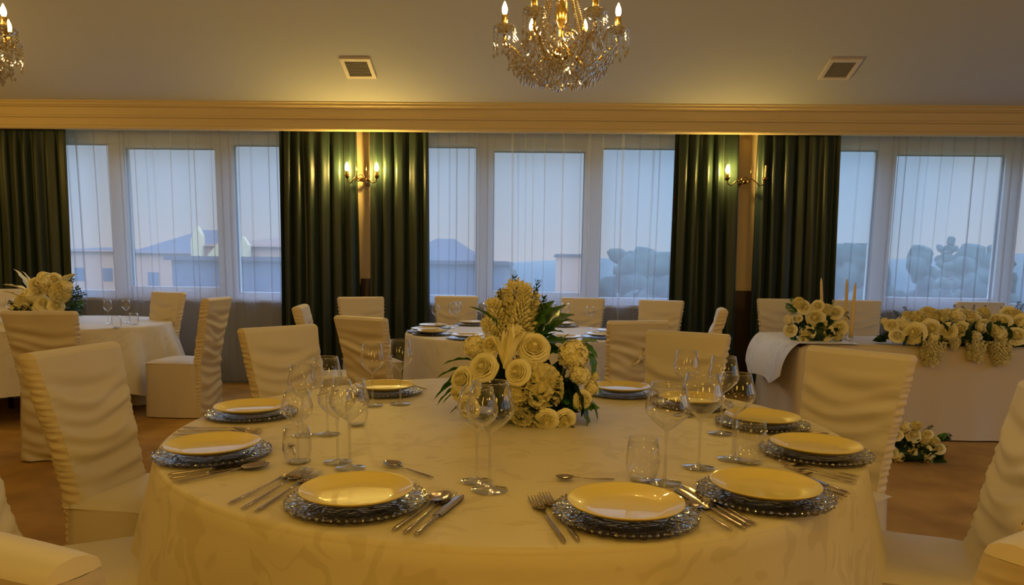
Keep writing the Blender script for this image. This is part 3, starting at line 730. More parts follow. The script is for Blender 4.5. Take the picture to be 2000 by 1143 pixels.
# ================================================================ FLOWERS
def petal_fn(L, Wd, curl, base=0.0):
    def fn(u, v):
        w = Wd*sin(pi*min(1, .12+.80*v))**.7; x = (u-.5)*2
        return Vector((x*w, curl*v*v*L-.25*w*(1-x*x), base+L*v*(1-.12*abs(x)*v)))
    return fn
def rose_mesh(seed, m, name='rose'):
    rnd = random.Random(seed); mb = MB()
    # (petals, rim radius, rim height, outward curl)
    layers = [(3, .09, .60, .02), (3, .16, .63, .03), (4, .25, .63, .05), (4, .35, .60, .08), (5, .46, .54, .12), (5, .58, .46, .17), (6, .72, .34, .24), (6, .86, .20, .32), (6, 1.0, .04, .36)]
    for li, (n, rr, h, op) in enumerate(layers):
        for k in range(n):
            a = 2*pi*k/n+li*.9+rnd.uniform(-.2, .2); hh = h+rnd.uniform(-.05, .05)
            def fn(u, v, a=a, rr=rr, h=hh, op=op, n=n, li=li):
                x = (u-.5)*2; ang = a+x*(pi/n*1.5)*(.45+.55*min(1, v*1.8))*(1-.25*max(0, v-.8)*5*x*x)
                r = rr*(.30+.70*min(1, v*1.25)**.6) + .03*x
                z = -.45+(h+.45)*(v**.9)
                if v > .72: c = (v-.72)/.28; r += op*.55*c; z -= op*.75*c*c
                z -= .10*x*x*v*(1 if li else .4); r += .02*sin(5*x+a)*v
                return (r*cos(ang), r*sin(ang), z)
            mb.grid(fn, 8, 9)
    mb.ball((0, 0, .18), .27, 12, 8, (1, 1, 1.45)); mb.ball((0, 0, -.02), .50, 12, 8, (1, 1, .85)); mb.ball((0, 0, -.2), .4, 10, 6, (1, 1, .7))
    return mb.mesh(name, m)
roses = [rose_mesh(1, petal), rose_mesh(2, petal2), rose_mesh(3, petal)]
def hydra_mesh(seed, m, n=110, name='hydrangea'):
    rnd = random.Random(seed); mb = MB(); mb.ball((0, 0, 0), .72, 12, 8)
    for i in range(n):
        z = 1-1.75*(i+.5)/n; ph = i*2.399963; r = sqrt(max(0, 1-z*z)); d = Vector((r*cos(ph), r*sin(ph), z)); rr = .82+rnd.uniform(-.10, .16)
        q = d.to_track_quat('Z', 'Y').to_matrix().to_4x4(); q = Matrix.Translation(d*rr)@q@Matrix.Rotation(rnd.uniform(0, 6), 4, 'Z')@Matrix.Rotation(rnd.uniform(-.4, .4), 4, 'X')
        s = rnd.uniform(.16, .23)
        for k in range(4):
            c, sn = cos(k*pi/2), sin(k*pi/2)
            pts = [(0, 0, 0), (.55, -.5, .05), (1.05, -.38, .22), (1.15, 0, .14), (1.05, .38, .22), (.55, .5, .05)]
            mb.add([Vector(((x*c-y*sn)*s, (x*sn+y*c)*s, z2*s)) for x, y, z2 in pts], [(0, 1, 2, 3), (0, 3, 4, 5)], q)
    return mb.mesh(name, m)
hydras = [hydra_mesh(5, petal), hydra_mesh(6, petal2)]
def ruffle_mesh(seed, m, name='carnation'):
    rnd = random.Random(seed); mb = MB(); mb.ball((0, 0, 0), .74, 12, 8, (1, 1, .8)); n = 80
    for i in range(n):
        z = 1-1.5*(i+.5)/n; ph = i*2.399963; r = sqrt(max(0, 1-z*z)); d = Vector((r*cos(ph), r*sin(ph), z*.8)); up = (d+Vector((0, 0, .35))).normalized()
        q = Matrix.Translation(d*.62)@up.to_track_quat('Y', 'Z').to_matrix().to_4x4()@Matrix.Rotation(rnd.uniform(0, 6), 4, 'Y')
        s0 = rnd.uniform(.30, .42); f0 = rnd.uniform(0, 6)
        def fn(u, v):
            x = (u-.5)*2; w = s0*(.25+.75*v); fr = .055*sin(x*8+f0)*v*v
            return q@Vector((x*w, v*.44*(1-.18*x*x)+.02*sin(x*19), fr+.10*x*x*v))
        mb.grid(fn, 9, 3)
    return mb.mesh(name, m)
carns = [ruffle_mesh(3, petal), ruffle_mesh(4, petal2)]
def leaf_mesh(name, m, wid=.32, lobes=0, bend=.25):
    def f(u, v):
        x = (u-.5)*2; w = wid*sin(pi*(.04+.95*v))**.75*(1+(.28*sin(v*pi*lobes) if lobes else 0))
        return (x*w, v, bend*v*v*-1+.12*abs(x)*w/wid*.6-.02*sin(v*20)*abs(x))
    mb = MB().grid(f, 6, 18); mb.grid(lambda u, v: (lambda p: (p[0], p[1], p[2]-.012))(f(u, v)), 6, 18, flip=True); return mb.mesh(name, m)
lf = leaf_mesh('leaf', leaf_m); lf_l = leaf_mesh('leaf', leaf_m, .42, 6, .3); lf_d = leaf_mesh('leaf', leaf_d, .36); grassb = leaf_mesh('grass_blade', leaf_m, .055, 0, .45)
def sprig_mesh(seed, m, name, n=60, tight=.16, s0=.07, leafy=False):
    """a spike of little florets or leaves along +z, length 1"""
    rnd = random.Random(seed); mb = MB(); mb.tube([(0, 0, 0), (.01, .01, .5), (0, .02, 1)], [.012, .009, .004], 5)
    for i in range(n):
        t = (i+.5)/n; a = i*2.4; r = tight*(1-.75*t)*rnd.uniform(.5, 1.1); z = .08+.92*t
        d = Vector((cos(a), sin(a), .9)).normalized(); q = Matrix.Translation(Vector((r*cos(a), r*sin(a), z)))@d.to_track_quat('Z', 'Y').to_matrix().to_4x4()
        s = s0*rnd.uniform(.7, 1.3)
        if leafy: mb.add([(0, 0, 0), (s*.45, 0, s*.7), (0, 0, s*1.7), (-s*.45, 0, s*.7)], [(0, 1, 2, 3)], q)
        else:
            for k in range(3):
                c, sn = cos(k*2.1), sin(k*2.1); mb.add([(0, 0, 0), (s*.5*c-s*.3*sn, s*.5*sn+s*.3*c, s*.7), (s*.9*c, s*.9*sn, s*1.2), (s*.5*c+s*.3*sn, s*.5*sn-s*.3*c, s*.7)], [(0, 1, 2, 3)], q)
    return mb.mesh(name, m)
plume = [sprig_mesh(i, petal2, 'flower_plume', 130, .20, .085) for i in (1, 2)]
greens = [sprig_mesh(i, leaf_d, 'foliage_sprig', 46, .14, .10, True) for i in (3, 4)]
gsprig = sprig_mesh(9, leaf_m, 'foliage_sprig', 50, .16, .12, True)
def lily_mesh():
    mb = MB()
    for k in range(6):
        a = k*pi/3
        def fn(u, v, a=a, k=k):
            x = (u-.5)*2; w = .13*sin(pi*(.05+.93*v))**.8; r = .06+.22*v+.42*max(0, v-.55)**1.4*2; z = v*(.98 if k % 2 else 1.05)-.25*max(0, v-.7)
            c, s = cos(a), sin(a); tx = x*w; return (r*c-tx*s, r*s+tx*c, z)
        mb.grid(fn, 5, 12)
    return mb.mesh('lily', petal)
lily = lily_mesh()
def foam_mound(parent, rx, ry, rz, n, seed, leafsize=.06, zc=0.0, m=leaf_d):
    rnd = random.Random(seed); mb = MB(); mb.ball((0, 0, zc+rz*.30), 1, 16, 8, (rx*.70, ry*.70, rz*.42))
    for i in range(n):
        a = rnd.uniform(0, 2*pi); el = rnd.uniform(-.05, 1.35); d = Vector((cos(a)*cos(el), sin(a)*cos(el), sin(el)))
        p = Vector((d.x*rx*.8, d.y*ry*.8, zc+max(.0, d.z*rz*.75)+.012)); out = (d+Vector((rnd.uniform(-.5, .5), rnd.uniform(-.5, .5), rnd.uniform(-.1, .7)))).normalized()
        q = Matrix.Translation(p)@out.to_track_quat('Y', 'Z').to_matrix().to_4x4()@Matrix.Rotation(rnd.uniform(-1, 1), 4, 'Y'); s = leafsize*rnd.uniform(.7, 1.3); w = s*.3
        mb.add([(0, 0, 0), (w, s*.35, .15*s), (w*.9, s*.65, .1*s), (0, s, 0), (-w*.9, s*.65, .1*s), (-w, s*.35, .15*s)], [(0, 1, 2, 3), (0, 3, 4, 5)], q)
    o = mb.build('greenery', m, parent); return o
def bloom(parent, name, me, loc, d, size, spin=None, sz=None):
    """place a flower mesh (axis +z) at world loc facing direction d"""
    o = link(name, me, parent); d = Vector(d).normalized(); q = d.to_track_quat('Z', 'Y').to_matrix().to_4x4()
    q = q@Matrix.Rotation(random.uniform(0, 6) if spin is None else spin, 4, 'Z')@Matrix.Diagonal((size, size, sz or size, 1))
    q.translation = Vector(loc)-parent.location; o.matrix_local = q; return o
def leaf(parent, me, loc, d, size, roll=0, name='leaf'):
    o = link(name, me, parent); d = Vector(d).normalized(); q = d.to_track_quat('Y', 'Z').to_matrix().to_4x4()@Matrix.Rotation(roll, 4, 'Y')@Matrix.Diagonal((size, size, size, 1))
    q.translation = Vector(loc)-parent.location; o.matrix_local = q; return o
TOC = lambda p: (CAMP-Vector(p)).normalized()

# --- centrepiece of the front table
CP = Vector((-.02, 2.62, ZT0))
cp = thing('flower_arrangement', 'tall cream and green flower arrangement in the centre of the front table', 'flower arrangement', CP)
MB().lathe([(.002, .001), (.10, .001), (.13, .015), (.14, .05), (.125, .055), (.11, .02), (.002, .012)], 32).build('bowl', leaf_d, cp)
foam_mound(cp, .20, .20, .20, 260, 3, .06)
def fd(px, py, back=0.0): return at(px, py, CP.y+back)
K = 1403/2.5
for px, py, r, bk, dirv in ((943, 717, 28, -.13, (-.3, -1, .4)), (957, 673, 20, -.07, (-.2, -.9, .6)), (1043, 678, 31, -.10, (.1, -.9, .55)), (1010, 727, 25, -.17, (-.4, -1, .3)),
        (901, 742, 27, -.11, (-.6, -.9, .3)), (921, 762, 17, -.12, (-.5, -1, 0)), (913, 797, 24, -.13, (-.5, -.9, -.2)), (1104, 822, 22, -.16, (.3, -1, -.2)), (1140, 782, 20, -.1, (.5, -1, .1)), (1068, 822, 22, -.19, (0, -1, -.2)), (890, 765, 18, -.09, (-.8, -.6, .1))):
    bloom(cp, 'rose', roses[int(px) % 3], fd(px, py, bk), dirv, r/K*.92)
for px, py, r, bk, dirv, cm in ((1052, 757, 46, -.15, (0, -1, .35), 0), (1030, 803, 33, -.17, (-.1, -1, 0), 1), (1012, 770, 26, -.17, (-.3, -1, .1), 0)):
    bloom(cp, 'carnation', carns[cm], fd(px, py, bk+.03), dirv, r/K*1.05)
for px, py, r, bk in ((1120, 693, 34, -.06), (1133, 733, 24, -.08), (1156, 757, 17, -.06), (928, 677, 26, -.05), (1008, 650, 22, -.02), (1160, 735, 12, -.02)):
    p = fd(px, py, bk); bloom(cp, 'hydrangea', hydras[int(px) % 2], p, TOC(p)+Vector((0, 0, .6)), r/K*.95)
for (bx, by), (tx, ty), bk, w in (((985, 680), (962, 588), .02, 1.5), ((1000, 690), (1010, 556), .04, 1.6), ((1005, 680), (1040, 575), .05, 1.5), ((975, 690), (948, 625), .0, 1.5), ((1000, 660), (985, 570), .06, 1.5), ((1010, 640), (1028, 560), .0, 1.5), ((1180, 735), (1195, 748), -.02, 1)):
    a, b = fd(bx, by, bk), fd(tx, ty, bk); L = (b-a).length; bloom(cp, 'flower_plume', plume[tx % 2], a, b-a, L*w*.75, sz=L)
for (bx, by), (tx, ty), bk, s in (((990, 725), (975, 650), -.10, 1.), ((985, 720), (1012, 640), -.12, 1.0), ((1000, 715), (1045, 668), -.06, .9)):
    a, b = fd(bx, by, bk), fd(tx, ty, bk); L = (b-a).length; bloom(cp, 'lily', lily, a, b-a, L*.62*s, sz=L*1.05)
for (bx, by), (tx, ty), bk, me, rl in (((1050, 665), (1080, 590), .02, lf_l, .3), ((1060, 660), (1092, 618), .0, lf_l, -.4), ((1055, 670), (1110, 655), -.01, lf_l, .2), ((1060, 650), (1098, 640), .03, lf, 0), ((1040, 650), (1062, 585), .04, lf_l, .5), ((1070, 690), (1104, 676), -.03, lf_l, .3),
        ((1130, 670), (1165, 660), -.02, lf, .2), ((1135, 672), (1170, 690), -.02, lf, .4), ((1095, 668), (1107, 650), .0, lf, 0), ((1145, 745), (1182, 765), -.03, lf, .2), ((1150, 780), (1176, 812), -.08, lf_l, .1), ((1130, 790), (1162, 832), -.1, lf_l, .2),
        ((1100, 740), (1130, 800), -.08, lf_l, 0), ((1080, 770), (1140, 785), -.09, lf_l, .3), ((1010, 830), (1060, 842), -.13, lf_d, 0), ((990, 820), (960, 842), -.13, lf_d, 0), ((1090, 820), (1140, 836), -.13, lf_d, 0), ((970, 700), (952, 745), -.06, lf_d, 0), ((975, 690), (985, 760), -.09, lf_d, .4),
        ((1090, 700), (1110, 760), -.05, lf_d, 0), ((905, 790), (878, 800), -.06, lf_d, 0), ((1020, 700), (1062, 640), -.01, lf_l, 0), ((1030, 690), (1075, 660), -.02, lf_l, .6), ((1045, 660), (1100, 600), .05, lf_l, .2), ((1050, 680), (1115, 680), .0, lf_l, -.3), ((1060, 640), (1108, 612), .06, lf_l, .1), ((1100, 720), (1090, 800), -.10, lf_d, .2), ((1110, 740), (1150, 800), -.09, lf_d, -.2), ((1080, 800), (1130, 842), -.12, lf_d, .3), ((1095, 700), (1150, 715), -.03, lf_d, .3), ((1150, 690), (1168, 730), -.04, lf, .5), ((1140, 800), (1168, 790), -.1, lf_l, .3)):
    a, b = fd(bx, by, bk), fd(tx, ty, bk); leaf(cp, me, a, b-a, (b-a).length*1.05, rl)
for (bx, by), (tx, ty), bk in (((920, 720), (862, 722), -.04), ((930, 715), (858, 742), -.05), ((915, 740), (852, 758), -.05), ((925, 705), (875, 700), -.03), ((910, 750), (856, 772), -.06), ((975, 640), (940, 592), .0), ((905, 760), (868, 778), -.07)):
    a, b = fd(bx, by, bk), fd(tx, ty, bk); leaf(cp, grassb, a, b-a+Vector((0, 0, .02)), (b-a).length*1.1, 0, 'grass_blade')
for (bx, by), (tx, ty), bk in (((960, 640), (957, 588), .06), ((1000, 600), (1006, 540), .05), ((1035, 600), (1052, 548), .05), ((965, 620), (978, 566), .05), ((1050, 640), (1064, 580), .05)):
    a, b = fd(bx, by, bk), fd(tx, ty, bk); L = (b-a).length; bloom(cp, 'foliage_sprig', greens[tx % 2], a, b-a, L*.8, sz=L)

# --- bouquet builder for the others: list of blooms at photo positions
def bouquet(name, label, base, rad, blooms, leaves, sprigs, seed, mound, cat='flower arrangement', plumes=(), group=None):
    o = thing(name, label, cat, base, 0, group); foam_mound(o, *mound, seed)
    Y = base[1]; k = 1403/Y
    for px, py, r, t in blooms:
        off = rad*.8*(-1+.8*abs(px-0)/2000*0)
        p = at(px, py, Y-rad*.55); d = TOC(p)+Vector((random.uniform(-.4, .4), 0, random.uniform(0, .5)))
        if t == 'r': bloom(o, 'rose', roses[(px*7+py) % 3], p, d, r/k*.88)
        elif t == 'h': bloom(o, 'hydrangea', hydras[px % 2], p, d, r/k)
        elif t == 'c': bloom(o, 'carnation', carns[px % 2], p, d, r/k*1.1)
    for (a, b, c, d2, m) in leaves:
        p, q = at(a, b, Y-rad*.3), at(c, d2, Y-rad*.3); leaf(o, m, p, q-p, (q-p).length*1.1, random.uniform(-.5, .5), 'lily_petal' if m is petal_leaf else 'leaf')
    for (a, b, c, d2, m) in sprigs:
        p, q = at(a, b, Y-rad*.3), at(c, d2, Y-rad*.3); L = (q-p).length; bloom(o, 'foliage_sprig', m, p, q-p, L*1.1, sz=L)
    for (a, b, c, d2) in plumes:
        p, q = at(a, b, Y-rad*.8), at(c, d2, Y-rad*.8); L = (q-p).length; bloom(o, 'flower_plume', plume[a % 2], p, q-p, L*1.25, sz=L)
    return o
petal_leaf = leaf_mesh('lily_petal', petal, .22, 0, .35)
# side table bowl
q = on(85, 628, ZT0); LB = (q.x, min(q.y, 6.4), ZT0)
bouquet('flower_bowl', 'round bouquet of cream roses and lilies on the side table behind the covered chair', LB, .2,
    [(50, 592, 17, 'c'), (72, 570, 15, 'r'), (85, 592, 16, 'r'), (78, 600, 14, 'r'), (110, 598, 15, 'r'), (86, 614, 14, 'r'), (50, 612, 15, 'r'), (118, 572, 18, 'c'), (90, 550, 18, 'h'), (105, 545, 14, 'r'), (84, 540, 10, 'r'), (60, 578, 16, 'h'), (40, 590, 12, 'h'), (130, 560, 12, 'h'), (118, 614, 10, 'r'), (30, 605, 10, 'h'), (70, 555, 13, 'r'), (98, 565, 13, 'c')],
    [(60, 575, 22, 545, petal_leaf), (55, 570, 46, 528, petal_leaf), (120, 555, 140, 530, petal_leaf), (60, 560, 56, 532, petal_leaf), (45, 585, 18, 562, petal_leaf), (130, 600, 158, 600, lf_d), (130, 585, 155, 575, lf_d), (125, 610, 150, 618, lf_d), (45, 600, 12, 612, lf_d)],
    [(130, 605, 160, 590, gsprig), (135, 600, 162, 572, greens[0]), (130, 590, 152, 562, greens[1]), (125, 612, 158, 612, greens[0]), (40, 600, 18, 590, greens[1]), (130, 570, 143, 545, greens[1])], 12, (.22, .2, .26, 240, 12, .06)[:4] if False else (.22, .20, .26, 240))
# round bouquet on the head table
HB = at(1594, 660, 5.92); HB.z = HZ+.004
bouquet('rose_bouquet', 'dense round rose bouquet at the cloth-draped end of the head table, beside the taper candles', (HB.x, 5.92, HB.z), .17,
    [(1592, 620, 18, 'r'), (1612, 650, 16, 'r'), (1576, 650, 15, 'r'), (1543, 645, 13, 'r'), (1640, 640, 15, 'r'), (1571, 600, 14, 'r'), (1560, 592, 10, 'c'), (1597, 597, 12, 'r'), (1632, 610, 14, 'r'), (1541, 625, 11, 'h'), (1568, 660, 8, 'r'), (1615, 605, 10, 'c'), (1560, 622, 7, 'r'), (1634, 655, 10, 'c'), (1606, 632, 9, 'c')],
    [(1556, 610, 1540, 590, lf), (1560, 625, 1538, 620, lf_d), (1556, 640, 1545, 672, lf), (1624, 600, 1628, 585, lf), (1650, 615, 1660, 622, lf_d), (1600, 640, 1596, 662, lf_d), (1620, 628, 1632, 640, lf)],
    [(1556, 615, 1536, 600, gsprig), (1554, 625, 1534, 628, greens[0]), (1552, 655, 1546, 677, gsprig), (1640, 620, 1656, 610, greens[1]), (1554, 600, 1545, 584, gsprig)], 21, (.19, .17, .24, 220))
# floor bouquet
q = on(1785, 905, 0.0)
bouquet('floor_bouquet', 'low rose bouquet lying on the carpet before the head table', (q.x, q.y+.12, 0), .16,
    [(1749, 848, 14, 'r'), (1785, 850, 15, 'r'), (1776, 881, 14, 'r'), (1742, 883, 13, 'r'), (1755, 893, 12, 'h'), (1803, 878, 14, 'r'), (1834, 876, 12, 'r'), (1813, 893, 12, 'h'), (1770, 835, 11, 'h'), (1812, 848, 10, 'r'), (1806, 860, 8, 'c'), (1745, 834, 9, 'h'), (1825, 862, 9, 'c'), (1790, 832, 9, 'c'), (1818, 903, 7, 'h'), (1730, 862, 9, 'c')],
    [(1830, 858, 1856, 852, lf_d), (1830, 865, 1845, 845, lf), (1760, 865, 1775, 862, lf_d), (1835, 880, 1848, 870, lf_d), (1738, 850, 1733, 828, lf_d)],
    [(1800, 850, 1820, 832, greens[0]), (1830, 862, 1856, 850, greens[1]), (1745, 840, 1744, 822, greens[1]), (1780, 840, 1790, 826, gsprig), (1790, 865, 1808, 868, greens[0])], 31, (.27, .17, .16, 260))
# long garland
gl = thing('flower_garland', 'long cream rose garland lying along the front of the head table with hanging sprays', 'garland', (3.6, HY0+.14, HZ+.004))
rnd = random.Random(5)
foam_mound(gl, 1.05, .15, .16, 520, 40, .07)
for px, py, r, t in ((1742, 635, 12, 'r'), (1753, 655, 13, 'r'), (1763, 632, 15, 'h'), (1785, 650, 19, 'r'), (1795, 625, 18, 'c'), (1818, 642, 17, 'r'), (1812, 618, 18, 'c'), (1835, 620, 15, 'c'), (1850, 647, 15, 'r'), (1876, 641, 14, 'r'), (1870, 618, 17, 'h'), (1888, 620, 15, 'c'),
        (1905, 620, 13, 'h'), (1917, 640, 12, 'h'), (1920, 612, 12, 'c'), (1924, 632, 10, 'r'), (1945, 624, 12, 'r'), (1958, 628, 15, 'r'), (1953, 652, 15, 'h'), (1985, 655, 17, 'r'), (1982, 618, 14, 'c'), (1992, 630, 15, 'r'), (1968, 612, 12, 'r'), (1940, 645, 11, 'c'), (1824, 660, 12, 'h'), (1865, 668, 10, 'c'), (1905, 658, 12, 'h'),
        (1728, 628, 8, 'h'), (2010, 640, 16, 'r'), (2020, 620, 14, 'c'), (2035, 650, 16, 'h'), (2050, 630, 16, 'r'), (1772, 618, 10, 'c'), (1850, 612, 10, 'h')):
    Y = HY0-.02+max(0, (650-py))*.006; p = at(px, py, Y); k = 1403/Y; d = TOC(p)+Vector((rnd.uniform(-.4, .4), 0, rnd.uniform(0, .6)))
    nm, me = {'r': ('rose', roses[px % 3]), 'h': ('hydrangea', hydras[px % 2]), 'c': ('carnation', carns[px % 2])}[t]; bloom(gl, nm, me, p, d, r/k*1.0)
for a, b, c, d in ((1824, 660, 1817, 712), (1815, 660, 1808, 700), (1832, 662, 1826, 705), (1906, 660, 1900, 702), (1914, 665, 1908, 705), (1950, 660, 1958, 712), (1962, 665, 1970, 700), (1944, 662, 1946, 700), (1866, 655, 1864, 682), (1960, 655, 1950, 690)):
    p, q2 = at(a, b, HY0-.045), at(c, d, HY0-.045); L = (q2-p).length; bloom(gl, 'flower_plume', plume[a % 2], p, q2-p, L*1.5, sz=L)
for a, b, c, d in ((1760, 625, 1748, 608), (1775, 615, 1766, 600), (1812, 610, 1812, 600), (1868, 610, 1864, 596), (1885, 610, 1880, 598), (1900, 608, 1903, 596), (1915, 605, 1925, 598), (1985, 610, 1990, 590), (1992, 612, 1998, 594), (1960, 608, 1955, 600), (1740, 645, 1722, 655), (1735, 640, 1720, 628)):
    p, q2 = at(a, b, HY0+.25), at(c, d, HY0+.25); L = (q2-p).length; bloom(gl, 'foliage_sprig', greens[a % 2], p, q2-p, L*1.3, sz=L)
for a, b, c, d in ((1775, 655, 1765, 668), (1800, 648, 1795, 668), (1840, 655, 1838, 672), (1895, 640, 1890, 662), (1935, 628, 1930, 645), (1970, 640, 1972, 660), (1840, 630, 1850, 640), (1865, 628, 1858, 634), (1900, 630, 1893, 640)):
    p, q2 = at(a, b, HY0-.06), at(c, d, HY0-.06); leaf(gl, lf_d, p, q2-p, (q2-p).length*1.4)

# ================================================================ TAPER CANDLES
def taper(px, py_top, px_b, Y, label, lean=0.0):
    a = at(px_b, 655, Y); a.z = HZ+.002; b = at(px, py_top, Y)
    c = thing('taper_candle', label, 'candle', (a.x, Y, a.z), 0, 'taper candles on the head table')
    h = b.z-a.z; dx = b.x-a.x
    MB().lathe([(.002, 0), (.035, 0), (.034, .004), (.012, .010), (.012, .03), (.02, .04), (.02, .055), (.012, .055), (.012, .045), (.002, .045)], 20).build('candlestick', glass_solid, c)
    pts = [(dx*t, 0, .045+(h-.045)*t) for t in (0, .25, .5, .75, .93, 1)]
    MB().tube(pts, [.0135, .0135, .0125, .0115, .009, .003], 12).build('candle', wax, c)
taper(1604, 543, 1606, 6.02, 'taper candle rising from behind the round rose bouquet')
taper(1654, 545, 1651, 6.10, 'taper candle in the middle of three, behind the leaning one')
taper(1671, 553, 1662, 5.80, 'taper candle leaning slightly beside the rose bouquet, fully visible to the table')
q = on(1640, 655, HZ)

# ================================================================ CHANDELIERS
def chandelier(loc, rot, label):
    c = thing('chandelier', label, 'chandelier', loc, rot, 'crystal chandeliers'); rnd = random.Random(3)
    # local z=0 is the height of the drip cups
    MB().lathe([(.002, -.165), (.010, -.158), (.006, -.145), (.028, -.125), (.045, -.10), (.050, -.085), (.030, -.06), (.012, -.045), (.010, .02), (.022, .05), (.030, .08), (.018, .11), (.010, .14), (.010, .30), (.030, .34), (.045, .37), (.02, .40), (.008, .42), (.008, .60)], 20).build('stem', brass, c)
    MB().tube([(0, 0, .60), (0, 0, ZT-loc[2]-.02)], .006, 8).build('rod', brass, c); MB().lathe([(.002, ZT-loc[2]-.06), (.05, ZT-loc[2]-.03), (.06, ZT-loc[2]), (.002, ZT-loc[2])], 20).build('ceiling_rose', brass, c)
    RA = .262
    for k in range(6):
        a = k*pi/3; ca, sa = cos(a), sin(a)
        pts = []
        for t in [i/14 for i in range(15)]:
            r = .03+(RA-.03)*(t**.9); z = -.095-.045*sin(pi*min(1, t*1.25))**1.5*1.0-.00+(.0 if t < .62 else .085*((t-.62)/.38)**1.7)
            if t > .85: r = RA
            pts.append((r*ca, r*sa, z+.02*cos(t*9)*(1-t)))
        pts[-1] = (RA*ca, RA*sa, -.012)
        arm = MB().tube(pts, .0062, 8).build('arm', brass, c)
        T0 = Matrix.Translation((RA*ca, RA*sa, 0))
        MB().lathe([(.002, -.012), (.02, -.010), (.038, .004), (.050, .020), (.052, .024), (.047, .022), (.030, .004), (.012, -.004)], 24, T0, lambda an, r: 1+.05*cos(an*8)).build('drip_cup', crystal, arm)
        MB().lathe([(.002, -.002), (.013, -.002), (.0135, .072), (.0115, .076), (.002, .076)], 14, T0).build('candle_tube', tube_m, arm)
        MB().lathe([(.0005, .073), (.006, .076), (.0115, .088), (.0125, .098), (.010, .112), (.005, .124), (.0008, .134)], 14, T0).build('bulb', bulb_m, arm)
        mb = MB()
        for j in range(11):           # drops hanging from the cup
            an = 2*pi*j/11; x, y = RA*ca+.050*cos(an), RA*sa+.050*sin(an)
            for i in range(4+(j % 3)): mb.octa((x, y, .012-.017*i), .0062, .0085)
            mb.octa((x, y, .012-.017*(4+j % 3)-.012), .0085, .018)
        mb.build('crystal_drops', crystal, arm, False)
    for k in range(6):                # festoons between the arms and the hub
        a0, a1 = k*pi/3, (k+1)*pi/3; mb = MB()
        for lev in range(4):
            for i in range(19):
                t = i/18; a = a0+(a1-a0)*t; r = (.262, .22, .17, .11)[lev]; z = (-.03, -.09, -.12, -.14)[lev]-(.080, .065, .05, .04)[lev]*sin(pi*t)
                r2 = r*(1-.13*sin(pi*t)); mb.octa((r2*cos(a), r2*sin(a), z), .0072, .0088)
                if i % 2: mb.octa((r2*cos(a), r2*sin(a), z-.024), .0090, .016)
                if i % 3 == 2: mb.octa((r2*cos(a+.05), r2*sin(a+.05), z-.050), .008, .018)
        for q in range(26):
            a = rnd.uniform(a0, a1); r = rnd.uniform(.10, .25); mb.octa((r*cos(a), r*sin(a), rnd.uniform(-.15, -.02)), .0075, .011)
        mb.build('crystal_festoon', crystal, c, False)['kind'] = 'stuff'
    for k in range(12):               # chains from the crown to the ring
        a = k*pi/6+.2; mb = MB()
        for i in range(40):
            t = i/39; r = .035+.095*(t**1.6); z = .36-.40*t; mb.octa((r*cos(a), r*sin(a), z), .0085, .0070, n=5)
        mb.build('crystal_chain', crystal_gold, c, False)['kind'] = 'stuff'
    mb = MB()
    for k in range(190):
        a = rnd.uniform(0, 6.28); r = rnd.uniform(.03, .17); mb.octa((r*cos(a), r*sin(a), .01-rnd.uniform(0, .13)), .008, .012)
    mb.build('crystal_cluster', crystal_gold, c, False)['kind'] = 'stuff'
    mb = MB()
    for k in range(260):
        a = rnd.uniform(0, 6.28); r = .25*sqrt(rnd.random()); z = -.165-.045*(1-(r/.25)**2)+rnd.uniform(-.015, .05); mb.octa((r*cos(a), r*sin(a), z), .007, .011)
    mb.build('crystal_bead_net', crystal, c, False)['kind'] = 'stuff'
    pd = MB().octa((0, 0, 0), .011, .021, n=6).mesh('crystal_pendant', crystal, False)
    for k in range(16):
        a = k*.45; r = .04+.14*((k*5) % 7)/7; link('crystal_pendant', pd, c, (r*cos(a), r*sin(a), -.232+.04*(r/.18)**2))
    return c
p = at(1096, 64, 3.5)
chandelier((p.x, 3.5, p.z), radians(2), 'brass and crystal chandelier hanging over the front table')
p2 = at(7, 64, 3.5)
chandelier((p2.x-.262, 3.5, p2.z), radians(2), 'chandelier cut by the frame edge, only its outer bulbs and crystals showing')

